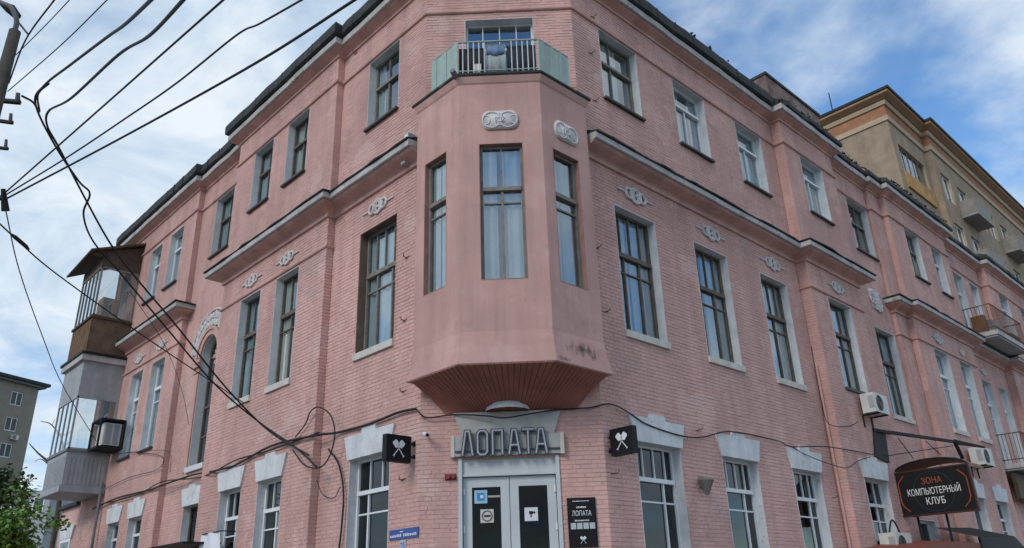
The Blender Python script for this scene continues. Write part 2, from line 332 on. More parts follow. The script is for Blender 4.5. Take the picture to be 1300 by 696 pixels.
win('Rd', 25.3, 26.45, B2, T2, **s2(fm=M_PVC, lo=[.5], up=[.5], tr=.7, cur='two')); win('Rd', 27.45, 28.5, B2, T2, **s2(fm=M_PVC, lo=[.5], up=[.5], tr=.7, cur='two'))
win('Rd', 25.3, 26.4, B3, T3, **s3(cur='full', lo=[.33, .66], up=[.33, .66])); win('Rd', 27.55, 28.5, B3, T3, **pvc(cur='left'))
win('Rd', 25.3, 26.4, 3.1, LB, **s1(lo=[.5], up=[], tr=.97)); win('Rd', 27.45, 28.5, 1.6, LB, **s1(lo=[.5], up=[.5]))
for a, b in ((30.3, 31.3), (32.1, 33.0)):
    win('Re', a, b, 9.75, T3-.1, **s3(fm=M_PVC, tr=.74, lo=[.5], up=[.5], sill=None, cur='two')); win('Re', a, b, 5.3, T2-.1, **s2(fm=M_PVC, sill=None, lo=[.5], up=[.5], tr=.74))
for a, b in ((34.6, 35.8), (37.4, 38.6)):
    win('Rf', a, b, B3, T3, **pvc(cur='two')); win('Rf', a, b, B2, T2, **s2(fm=M_PVC, lo=[.5], up=[.5], tr=.7)); win('Rf', a, b, 1.4, LB, **s1())
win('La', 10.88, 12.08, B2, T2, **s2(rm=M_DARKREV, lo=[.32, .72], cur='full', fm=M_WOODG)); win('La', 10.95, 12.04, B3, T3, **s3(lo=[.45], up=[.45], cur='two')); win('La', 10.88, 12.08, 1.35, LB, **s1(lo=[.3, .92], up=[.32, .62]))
for a, b in ((14.2, 15.17), (15.93, 16.9)):
    win('M', a, b, B2, T2, **s2(lo=[.5], up=[.4, .75], cur='full')); win('M', a+.1, b+.1, B3, T3, **s3(fm=M_WOOD, lo=[.5], up=[.5], cur='left')); win('M', a, b, 1.35, LB, **s1(lo=[.55], up=[.35, .7], cur='left' if a < 15 else 'none'))
win('Lc', 18.95, 20.05, B3-.1, T3, **s3(lo=[.5], up=[.5], fm=M_WOOD)); win('Lc', 18.75, 19.7, 3.2, 4.05, **s1(tr=.97, up=[], lo=[.5], fm=M_WOOD, sub=None, sill='flat'))
ARCH = dict(y0=18.8, y1=19.75, z0=5.0, zs=7.82)
for a, b in ((21.95, 22.9), (23.62, 24.52)):
    win('Ld', a, b, B2-.15, T2-.1, **s2(fm=M_PVC, lo=[.5], up=[.5], tr=.7, sill='metal')); win('Ld', a, b, B3-.2, T3-.1, **pvc(cur='two')); win('Ld', a, b, 3.0, LB, **s1(lo=[.5], up=[], tr=.6, sub=None))
win('Ld', 25.7, 26.7, 5.4, 8.2, **s2(fm=M_PVC, lo=[.5], up=[.5], sill=None))
# chamfer: door, balcony window; arch is cut by slices
OPEN['CH'].append((.62, 2.16, 0, 3.76)); win('CH', .78, 2.12, 10.3, 12.42, **s3(fm=M_GREYW, rm=M_GREYW, tr=.70, up=[.25, .5, .75], lo=[.3, .7], sill=None, cur='none'))
ar = (ARCH['y1']-ARCH['y0'])/2; ac = (ARCH['y1']+ARCH['y0'])/2; uac = uL('Lc', ac)
OPEN['Lc'].append((uac-ar, uac+ar, ARCH['z0'], ARCH['zs']))
for q in range(8):
    za = ARCH['zs']+ar*q/8; hw = math.sqrt(max(0, ar*ar-(ar*(q+.5)/8)**2)); OPEN['Lc'].append((uac-hw, uac+hw, za, za+ar/8))

# wall backing (the joints show it), cut round the openings
def wall_cells(L, z0, z1, ops):
    us = sorted({0, L, *[v for o in ops for v in o[:2] if 0 < v < L]}); zs = sorted({z0, z1, *[v for o in ops for v in o[2:] if z0 < v < z1]})
    for a, b in zip(us, us[1:]):
        for c, d in zip(zs, zs[1:]):
            mu, mz = (a+b)/2, (c+d)/2
            if not any(o[0] < mu < o[1] and o[2] < mz < o[3] for o in ops): yield a, b, c, d
JD = .0065
for k, F in FR.items():
    mb = MB()
    for a, b, c, d in wall_cells(F.len, 0, ZTOP, OPEN[k]):
        mb.quad(F.p(a, -JD, c), F.p(b, -JD, c), F.p(b, -JD, d), F.p(a, -JD, d))
    mb.build('wall', M_JOINT, B)
endw = MB(); Fe = Frame((12, 27.4), (7.62, 27.4)); endw.quad(Fe.p(0, 0, 0), Fe.p(4.38, 0, 0), Fe.p(4.38, 0, ZTOP), Fe.p(0, 0, ZTOP)); endw.build('wall', M_PLASTB, B)

# bricks: every one real; the 300 that show largest are objects, the rest one part
CH_, BL, BH, JT = .068, .235, .0585, .0095
bricks = []
def lay(k, zlo, zhi):
    F = FR[k]; L = F.len
    e0 = e1 = 0
    ns = int((zhi-zlo)/CH_)
    for c in range(ns+1):
        z0 = zlo+c*CH_; z1 = min(z0+BH, zhi)
        if z1-z0 < .02: continue
        spans = [(0.0, L, z0, z1)]
        for (a, b, oz0, oz1) in OPEN[k]:
            new = []
            for (p, q, s, t) in spans:
                if b <= p or a >= q or oz1 <= s or oz0 >= t: new.append((p, q, s, t)); continue
                if p < a: new.append((p, a, s, t))
                if b < q: new.append((b, q, s, t))
                m0, m1 = max(p, a), min(q, b)
                if oz0 > s+.012 and m1-m0 > .03: new.append((m0, m1, s, oz0))
                if oz1 < t-.012 and m1-m0 > .03: new.append((m0, m1, oz1, t))
            spans = new
        header = (c % 6 == 3); bl = .12 if header else BL
        off = (.131 if c % 2 else 0) + (.06 if header else 0)
        for (p, q, s, t) in spans:
            u = math.floor((p-off)/(bl+JT))*(bl+JT)+off
            while u < q:
                a, b = max(u, p), min(u+bl, q)
                if b-a > .025: bricks.append((k, a, b, s, t))
                u += bl+JT
for k in FR:
    if k in ('r5', 'r8', 'r2', 'r6'): continue
    lay(k, .5, 13.28)
def build_bricks():
    ks = list(FR); arr = np.array([(ks.index(b[0]), *b[1:]) for b in bricks]); n = len(arr)
    O = np.array([FR[k].O for k in ks]); U = np.array([FR[k].U for k in ks]); Nn = np.array([FR[k].N for k in ks])
    ki = arr[:, 0].astype(int); u0, u1, z0, z1 = arr[:, 1], arr[:, 2], arr[:, 3], arr[:, 4]
    c = O[ki]+U[ki]*((u0+u1)/2)[:, None]; c[:, 2] = (z0+z1)/2
    d = c-np.array(EYE); dep = d@np.array(CF); px = 650+FPX*(d@np.array(CR))/dep; py = 348-FPX*(d@np.array(CU))/dep
    face = -(d*Nn[ki]).sum(1)/np.linalg.norm(d, axis=1)
    size = face/dep**2; full = (np.abs(u1-u0-BL) < 1e-4) & (np.abs(z1-z0-BH) < 1e-4)
    zone = (px > 10) & (px < 1290) & (py > 5) & (py < 690)
    # hidden behind the oriel or the door sign
    hid = (ki == ks.index('CH')) & (c[:, 2] > 4.4) & (c[:, 2] < 10.4)
    hid |= (ki == ks.index('CH')) & (c[:, 2] > 3.7) & (c[:, 2] < 4.55) & ((u0+u1)/2 > .4) & ((u0+u1)/2 < 2.4)
    score = np.where(full & zone & ~hid, size, -1); order = np.argsort(-score)[:300]
    solo = np.zeros(n, bool); solo[order] = True
    pr = rng.normal(0, .0016, n).clip(-.004, .004)
    # joined rest
    keep = ~solo; m = keep.sum(); k2 = ki[keep]
    V = np.empty((m, 8, 3)); ins = .003
    for vi, (eu, ez, fr) in enumerate([(0, 0, 0), (1, 0, 0), (1, 1, 0), (0, 1, 0), (0, 0, 1), (1, 0, 1), (1, 1, 1), (0, 1, 1)]):
        uu = np.where(eu, u1[keep]-ins*fr, u0[keep]+ins*fr); zz = np.where(ez, z1[keep]-ins*fr, z0[keep]+ins*fr)
        nn = np.where(fr, pr[keep]+rng.normal(0, .0006, m), -JD-.001)
        V[:, vi] = O[k2]+U[k2]*uu[:, None]+Nn[k2]*nn[:, None]; V[:, vi, 2] = zz+(rng.normal(0, .0012, m) if fr else 0)
    Fq = np.array([(4, 5, 6, 7), (0, 1, 5, 4), (1, 2, 6, 5), (2, 3, 7, 6), (3, 0, 4, 7)])
    Fa = (np.arange(m)[:, None, None]*8+Fq[None]).reshape(-1, 4)
    me = bpy.data.meshes.new('brickwork'); me.vertices.add(m*8); me.vertices.foreach_set('co', V.reshape(-1))
    me.loops.add(Fa.size); me.loops.foreach_set('vertex_index', Fa.reshape(-1).astype(np.int32))
    me.polygons.add(len(Fa)); me.polygons.foreach_set('loop_start', np.arange(0, Fa.size, 4, dtype=np.int32)); me.update(calc_edges=True); me.shade_flat()
    me.materials.append(M_BRICK); o = bpy.data.objects.new('brickwork', me); COL.objects.link(o); attach(o, B); o['kind'] = 'stuff'
    # single bricks share a few meshes
    protos = []
    for q in range(6):
        b = MB(); fr = Frame((0, 0), U=(1, 0)); h, z = BL/2, BH/2
        j = lambda: random.gauss(0, .0005)
        vs_ = [(-h, -JD-.001, -z), (h, -JD-.001, -z), (h, -JD-.001, z), (-h, -JD-.001, z)]+[(su*(h-ins)+j(), j(), sz*(z-ins)+j()) for su, sz in ((-1, -1), (1, -1), (1, 1), (-1, 1))]
        b.v = [fr.p(*v) for v in vs_]; b.f = [tuple(f) for f in Fq.tolist()]
        mm = bpy.data.meshes.new('brick'); mm.from_pydata([tuple(v) for v in b.v], [], b.f); mm.materials.append(M_BRICK); protos.append(mm)
    for i in order:
        F = FR[ks[ki[i]]]; o = bpy.data.objects.new('brick', random.choice(protos)); COL.objects.link(o); attach(o, B)
        p = F.p((u0[i]+u1[i])/2, pr[i], (z0[i]+z1[i])/2); X, Yv = F.U, -F.N
        o.matrix_basis = Matrix(((X.x, Yv.x, 0, p.x), (X.y, Yv.y, 0, p.y), (0, 0, 1, p.z), (0, 0, 0, 1)))
    print('bricks', n)
build_bricks()

# string courses, cornices, roof edge
STR = [(-.005, 12.585), (.035, 12.59), (.05, 12.61), (.05, 12.645), (-.005, 12.67)]
sweep(POLY, STR).build('string_course', M_PLASTB, B)
for seg in (['Ld', 'r1'], ['r2', 'M', 'r3'], ['r4', 'Rb', 'r5'], ['r6', 'Rp', 'r7', 'Rd', 'r8']):
    pl = [PLAN[k][0] for k in seg]+[PLAN[seg[-1]][1]]
    sweep(pl, [(-.005, 8.50), (.03, 8.505), (.045, 8.525), (.045, 8.55), (-.005, 8.575)]).build('string_course', M_PLASTB, B)
COVE = [(-.01, 9.19), (.05, 9.20), (.055, 9.27), (.09, 9.30), (.27, 9.365), (.31, 9.39), (.315, 9.41), (-.01, 9.41)]
LIP = [(-.01, 9.412), (.36, 9.412), (.375, 9.425), (.375, 9.535), (.36, 9.55), (-.01, 9.60)]
CAP = [(-.01, 9.602), (.34, 9.552), (.405, 9.548), (.41, 9.575), (.30, 9.61), (.1, 9.70), (-.01, 9.72)]
for seg in (['Ld', 'r1'], ['r2', 'M', 'r3', 'La'], ['Ra', 'r4', 'Rb', 'r5'], ['r6', 'Rp', 'r7', 'Rd', 'r8', 'Re', 'r9', 'Rf']):
    pl = [PLAN[k][0] for k in seg]+[PLAN[seg[-1]][1]]
    if seg[0] == 'r2': pl[0] = (7.772, 18.0)
    for nm, pf, m, jt in (('cornice_cove', COVE, M_PLASTB, 0), ('cornice_lip', LIP, M_FASC, .004), ('cornice_flashing', CAP, M_TAR, .011)): sweep(pl, pf, jit=jt, step=.33 if jt > .005 else .6).build(nm, m, B)
sweep(POLY, [(-.01, 13.27), (.04, 13.28), (.045, 13.33), (.08, 13.35), (.19, 13.40), (.22, 13.42), (-.01, 13.42)]).build('roof_cornice', M_PLASTB, B)
sweep(POLY, [(-.01, 13.422), (.25, 13.422), (.27, 13.435), (.27, 13.58), (.255, 13.595), (-.01, 13.60)], jit=.005).build('roof_fascia', M_FASC, B)
iq = POLY.index((17.55, 7.73))
sweep(POLY[:iq+1], [(-.01, 13.602), (.22, 13.60), (.30, 13.605), (.345, 13.64), (.35, 13.86), (.33, 13.92), (.29, 13.945), (-.01, 14.0)], jit=.010).build('roof_edge', M_TAR, B)
sweep(POLY[iq:], [(-.01, 13.602), (.22, 13.60), (.28, 13.605), (.315, 13.63), (.32, 13.74), (.30, 13.78), (.24, 13.80), (-.01, 14.0)], jit=.013, step=.3).build('roof_edge', M_TAR, B)
for k in ('M', 'La', 'CH', 'Ra', 'Lc', 'Ld'):
    F = FR[k]; n_ = int(F.len/.62)
    for j in range(1, n_): u = F.len*j/n_+random.uniform(-.05, .05); MB().box(F, u-.012, u+.012, .30, .355, 13.65, 13.90).build('roof_seam', M_TAR, B)
pp_ = MB(); pp_.tube([Vector((17.49, 7.93, 6.6)), Vector((17.49, 7.93, .2))], .028, 8); pp_.build('service_pipe', M_PLASTB, B)
pp_ = MB(); pp_.tube([Vector((7.70, 21.12, 13.3)), Vector((7.70, 21.12, .2))], .05, 8) if 0 else None
# worn lumps of debris and torn tin on the right-hand cornice and roof edge
db = MB()
for F_, a, b, zt, no, cnt in ((FR['Ra'], .2, 7.8, 9.60, .34, 70), (FR['Rb'], -.2, 3.0, 9.60, .34, 40), (FR['Rd'], 0, 5, 9.60, .34, 40), (FR['Ra'], 4, 7.8, 14.03, .30, 30), (FR['Rc'], 0, 2.8, 13.88, .30, 120), (FR['Rd'], 0, 5, 13.88, .30, 160), (FR['Rb'], 0, 2.9, 13.84, .30, 50)):
    for _ in range(cnt):
        u = random.uniform(a, b); s = random.uniform(.04, .18); h = random.uniform(.03, .11); n_ = random.uniform(.12, no)
        q = [F_.p(u+random.uniform(-s, s), n_+random.uniform(-.06, .06), zt-.04+random.uniform(0, h)+.03*(no-n_)) for _ in range(4)]
        i = len(db.v); db.v += q; db.f += [(i, i+1, i+2), (i, i+2, i+3), (i, i+3, i+1), (i+1, i+3, i+2)]
o = db.build('loose_debris', M_TAR, B, fix=False); o['kind'] = 'stuff'
# roofs, slabs and rooms
rf = MB(); rf.wbox(9.7, 46, 8.1, 10.8, 13.6, 14.1); rf.wbox(8.0, 12, 10.2, 27.3, 13.6, 14.1); rf.prism(Frame((0, 0), U=(1, 0)), [(0, 0)], 0, 0) if 0 else None
rf.build('roof', M_TAR, B)
crn = MB(); pts3 = [(7.7, 10.1), (9.65, 8.1), (11, 8.1), (11, 11), (7.7, 11)]
i = 0; crn.v = [Vector((x, y, 13.95)) for x, y in pts3]+[Vector((x, y, 13.5)) for x, y in pts3]; crn.f = [tuple(range(5)), tuple(range(9, 4, -1))]+[(j, 5+j, 5+(j+1) % 5, (j+1) % 5) for j in range(5)]
crn.build('roof', M_TAR, B, fix=True)
im = MB(); im.wbox(9.9, 46, 10.55, 10.65, 0, 13.5); im.build('inner_wall', M_ROOM, B)
im = MB(); im.wbox(9.9, 10.0, 10.75, 27.3, 0, 13.5); im.build('inner_wall', M_ROOM, B)
for z in (.02, 4.75, 9.35, 13.1):
    im = MB(); im.wbox(9.7, 46, 8.35, 10.5, z, z+.25); im.build('floor_slab', M_ROOM, B)
    im = MB(); im.wbox(8.15, 9.85, 10.75, 27.2, z, z+.25); im.build('floor_slab', M_ROOM, B)
for x in (12.3, 15.0, 17.3, 20.5, 23.9, 26.9, 29.3, 33.6): im = MB(); im.wbox(x, x+.12, 8.36, 10.5, .3, 13.1); im.build('inner_wall', M_ROOM, B)
for y in (10.6, 13.0, 15.5, 18.2, 20.8, 23.2): im = MB(); im.wbox(8.16, 9.85, y, y+.12, .3, 13.1); im.build('inner_wall', M_ROOM, B)

# ------------------------------------------------------------------ windows
CRND = random.Random(21)
CURT = [M_CURT, mat('grey_net_curtain', (.42, .46, .48), .9, .1, 5, spec=.1), mat('teal_grey_curtain', (.30, .38, .40), .9, .15, 5, spec=.1), mat('cream_curtain', (.55, .52, .45), .9, .1, 5, spec=.1)]
def curtain(F, u0, u1, z0, z1, n, parent, waves, m=None):
    mb = MB(); k = max(10, int((u1-u0)*26)); ph = random.uniform(0, 6)
    for j in range(k+1):
        u = u0+(u1-u0)*j/k; d = n+.022*math.sin(ph+u*waves)+.01*math.sin(ph*2+u*waves*2.3)
        mb.v += [F.p(u, d, z0), F.p(u, d, z1)]
    mb.f = [(2*j, 2*j+2, 2*j+3, 2*j+1) for j in range(k)]
    mb.build('curtain', m or M_CURT, parent, True)
def window(F, u0, u1, z0, z1, parent, fm, rm, tr, up, lo, sub, sill, cur, gl, heavy, lint=False, recess=.17, bar=.038):
    W = u1-u0; H = z1-z0; d = -recess; fr = MB(); t = .06; e = .042
    a, b, c, f = u0+e, u1-e, z0+e, z1-e
    fr.box(F, u0, a, d-t, d, z0, z1); fr.box(F, b, u1, d-t, d, z0, z1); fr.box(F, a, b, d-t, d, z0, c); fr.box(F, a, b, d-t, d, f, z1)
    panes = []; zt = z0+H*tr
    if tr < .95:
        fr.box(F, a, b, d-t, d+.03, zt-heavy/2, zt+heavy/2)
        us = [a]+[u0+W*x for x in up]+[b]; th = bar*.55
        for x in us[1:-1]: fr.box(F, x-th/2, x+th/2, d-t*.8, d-.006, zt+heavy/2, f)
        for p, q in zip(us, us[1:]): panes.append((p, q, zt+heavy/2, f))
        zl = zt-heavy/2
    else: zl = f
    us = [a]+[u0+W*x for x in lo]+[b]
    for x in us[1:-1]: fr.box(F, x-bar/2, x+bar/2, d-t, d-.003, c, zl)
    for p, q in zip(us, us[1:]):
        if sub:
            zs = c+(zl-c)*sub; fr.box(F, p+bar*.4, q-bar*.4, d-t*.8, d-.008, zs-.014, zs+.014); panes += [(p, q, c, zs), (p, q, zs, zl)]
        else: panes.append((p, q, c, zl))
    wo = fr.build('window', fm, parent)
    for p, q, s_, v in panes: MB().box(F, p-.004, q+.004, d-.043, d-.036, s_-.004, v+.004).build('pane', gl, wo)
    rv = MB(); D = .33; x = .012
    rv.box(F, u0-x, u0-.001, -D, .003, z0, z1); rv.box(F, u1+.001, u1+x, -D, .003, z0, z1); rv.box(F, u0-x, u1+x, -D, .003, z1+.001, z1+x); rv.box(F, u0-x, u1+x, -D, .003, z0-x, z0-.001)
    rv.build('reveal', rm, wo)
    if sill == 'cement':
        s = MB(); s.prism(Frame(F.p(u0-.03, 0, 0).xy, U=(F.N.x, F.N.y)), [(-.165, z0+.05), (-.165, z0-.02), (.0, z0-.115), (.05, z0-.115), (.05, z0+.012)], -(W+.06), 0)
        s.build('sill', M_SILLC, wo, fix=True)
        MB().box(F, u0+.02, u1-.02, -.169, -.10, z0+.03, z0+.085).build('sill_rail', M_SILLM, wo)
    elif sill == 'cementflat': MB().box(F, u0-.04, u1+.04, -.16, .06, z0-.06, z0+.01).build('sill', M_SILLM, wo)
    elif sill == 'metal': MB().box(F, u0-.03, u1+.03, -.16, .075, z0-.035, z0+.012).build('sill', M_SILLM, wo)
    elif sill == 'flat': MB().box(F, u0-.12, u1+.12, -.16, .08, z0-.13, z0-.012).build('sill', M_SILLC, wo)
    n = d-.085
    cm = CRND.choice(CURT) if F is not FR['La'] else M_CURT
    if cur == 'full':
        q = CRND.random(); g0 = u0+W*CRND.uniform(.38, .62); gw = W*CRND.uniform(.0, .13)
        curtain(F, u0+.03, g0-gw/2, z0, z1-.05, n, wo, CRND.uniform(26, 48), cm); curtain(F, g0+gw/2, u1-.03, z0, z1-.05, n-.012, wo, CRND.uniform(26, 48), cm)
        if q < .4: curtain(F, u0+.03, u1-.03, z0, z0+H*CRND.uniform(.35, .55), n+.03, wo, 20, CRND.choice(CURT))
    elif cur == 'two': curtain(F, u0+.03, u0+W*CRND.uniform(.26, .42), z0, z1-.05, n, wo, 44, cm); curtain(F, u1-W*CRND.uniform(.2, .36), u1-.03, z0, z1-.05, n, wo, 44, cm)
    elif cur == 'left': curtain(F, u0+.04, u0+W*CRND.uniform(.4, .7), z0, z1-.05, n, wo, 36, cm)
    if lint:
        l = MB(); h = LT-LB; m_ = (u0+u1)/2; zb = z1+.002
        pts = [(u0-.03, zb), (u1+.03, zb), (u1+.16, zb+h), (m_+.22, zb+h), (m_+.20, zb+h+.085), (m_-.20, zb+h+.085), (m_-.22, zb+h), (u0-.16, zb+h)]
        l.prism(F, [(p, q) for p, q in pts], -.16, .045); lo_ = l.build('lintel', M_WHITE, parent, fix=True)
        jm = MB(); jm.prism(F, [(m_-.006, zb+.01), (m_+.006, zb+.01), (m_+.006, zb+h+.07), (m_-.006, zb+h+.07)], .0455, .047); jm.build('lintel_joint', M_GREYW, lo_)
        # painted jambs run down the sides
    return wo
for k, u0, u1, z0, z1, st in WIN: window(FR[k], u0, u1, z0, z1, B, **st)

# arched stair window with moulded surround
def arch_window():
    F = FR['Lc']; d = -.2; z0, zs = ARCH['z0'], ARCH['zs']; u0, u1 = uac-ar, uac+ar
    fr = MB(); t = .06
    fr.box(F, u0, u0+.06, d-t, d, z0, zs); fr.box(F, u1-.06, u1, d-t, d, z0, zs); fr.box(F, u0+.06, u1-.06, d-t, d, z0, z0+.07)
    fr.box(F, uac-.03, uac+.03, d-t, d-.003, z0+.07, zs+ar-.05)
    zz = [z0+.07, z0+.75, z0+1.5, z0+2.2, zs]
    for z in zz[1:]: fr.box(F, u0+.06, u1-.06, d-t, d-.006, z-.025, z+.025)
    K = 14; pa = [(uac+ar*math.cos(math.pi*j/K), zs+ar*math.sin(math.pi*j/K)) for j in range(K+1)]; pb = [(uac+(ar-.07)*math.cos(math.pi*j/K), zs+(ar-.07)*math.sin(math.pi*j/K)) for j in range(K+1)]
    for j in range(K): fr.prism(F, [pa[j], pa[j+1], pb[j+1], pb[j]], d-t, d)
    wo = fr.build('window', M_WOOD, B, fix=True)
    for p, q in ((u0+.06, uac-.03), (uac+.03, u1-.06)):
        for s, v in zip(zz, zz[1:]): MB().box(F, p-.004, q+.004, d-.043, d-.036, s, v).build('pane', G_HI, wo)
    pm = MB(); pm.prism(F, pb, d-.043, d-.036); pm.build('pane', G_HI, wo, fix=True)
    rv = MB(); rv.box(F, u0-.012, u0-.001, -.35, .003, z0, zs); rv.box(F, u1+.001, u1+.012, -.35, .003, z0, zs)
    for j in range(K):
        (a, b), (c, e) = pa[j], pa[j+1]; s = 1.03; f = lambda p, q: (uac+(p-uac)*s, zs+(q-zs)*s); rv.prism(F, [(a, b), (c, e), f(c, e), f(a, b)], -.35, .003)
    rv.build('reveal', M_GREYW, wo, fix=True)
    s = MB(); s.box(F, u0-.05, u1+.05, -.18, .07, z0-.14, z0-.01); s.build('sill', M_WHITE, wo)
    # archivolt, capitals at the springing, relief shell above
    av = MB()
    for (r0, r1, n1) in ((ar+.02, ar+.16, .05), (ar+.16, ar+.24, .08)):
        K2 = 18
        for j in range(K2):
            t0, t1 = math.pi*j/K2, math.pi*(j+1)/K2; P = lambda r, t: (uac+r*math.cos(t), zs+r*math.sin(t))
            av.prism(F, [P(r0, t0), P(r1, t0), P(r1, t1), P(r0, t1)], -.012, n1)
    av.build('arch_moulding', M_PLASTB, wo, fix=True)
    for s_ in (-1, 1):
        cp = MB(); c = uac+s_*(ar+.16)
        for q, (h, e) in enumerate(((.0, .06), (-.14, .09), (-.28, .055))): cp.box(F, c-.18, c+.18, -.012, e, zs-.12+h, zs-.03+h)
        cp.box(F, c-.13, c+.13, -.012, .035, z0-.1, zs-.42); cp.build('capital', M_PLASTB, wo)
    sh = MB()
    for j in range(34):
        t = R(15+150*(j % 17)/16); rr = ar+(.36 if j < 17 else .56)+random.uniform(-.03, .03); c = (uac+rr*math.cos(t), zs+rr*math.sin(t))
        sh.ring(F, c[0], c[1], .03, random.uniform(.06, .10), .03, 9, 1, 5); sh.ring(F, c[0], c[1], .03, .03, .035, 7, 1, 5)
    sh.ring(F, uac, zs, .03, ar+.70, .035, 20, 1, 5, 18, 162)
    sh.build('relief_ornament', M_MOULD, B, True)
arch_window()

# medallions: interlaced rings on bars
def medallion(F, u, z, n=0, s=1.0, m=M_MOULD):
    mb = MB()
    for du, rr in ((-.19, .10), (0, .145), (.19, .10)):
        mb.ring(F, u+du*s, z, n+.018, rr*s, .030*s, 22, 1, 6)
    for sg in (-1, 1): mb.ring(F, u, z+sg*.055*s, n+.02, .055*s, .022*s, 14, 1, 5)
    for sg in (-1, 1): a, b = sorted((u+sg*.28*s, u+sg*.52*s)); mb.box(F, a, b, n-.012, n+.03, z-.018*s, z+.018*s)
    return mb.build('medallion', m, B, True)
for x in (11.13, 13.72, 16.3): medallion(FR['Ra'], uR('Ra', x), 9.0-.03*0, 0, .98) if False else medallion(FR['Ra'], uR('Ra', x), 8.86, 0, 1.05)
medallion(FR['La'], uL('La', 11.5), 8.86)
for y in (14.75, 16.42): medallion(FR['M'], uL('M', y), 8.83, 0, .95)
for y in (22.4, 24.1): medallion(FR['Ld'], uL('Ld', y), 8.80, 0, .95)
medallion(FR['Rb'], uR('Rb', 19.05), 8.86); medallion(FR['Rd'], uR('Rd', 25.9), 8.86); medallion(FR['Rd'], uR('Rd', 27.95), 8.8, 0, .7); medallion(FR['Re'], 1.6, 8.7, 0, .8)
cq = MB(); F = FR['Rc']; u = uR('Rc', 22.2)
for j in range(26): cq.ring(F, u+random.uniform(-.28, .28), 9.35+random.uniform(-.26, .26), .03, random.uniform(.05, .11), .03, 10, 1, 5)
cq.box(F, u-.33, u+.33, -.012, .025, 9.05, 9.66); cq.build('cartouche', M_MOULD, B, True)

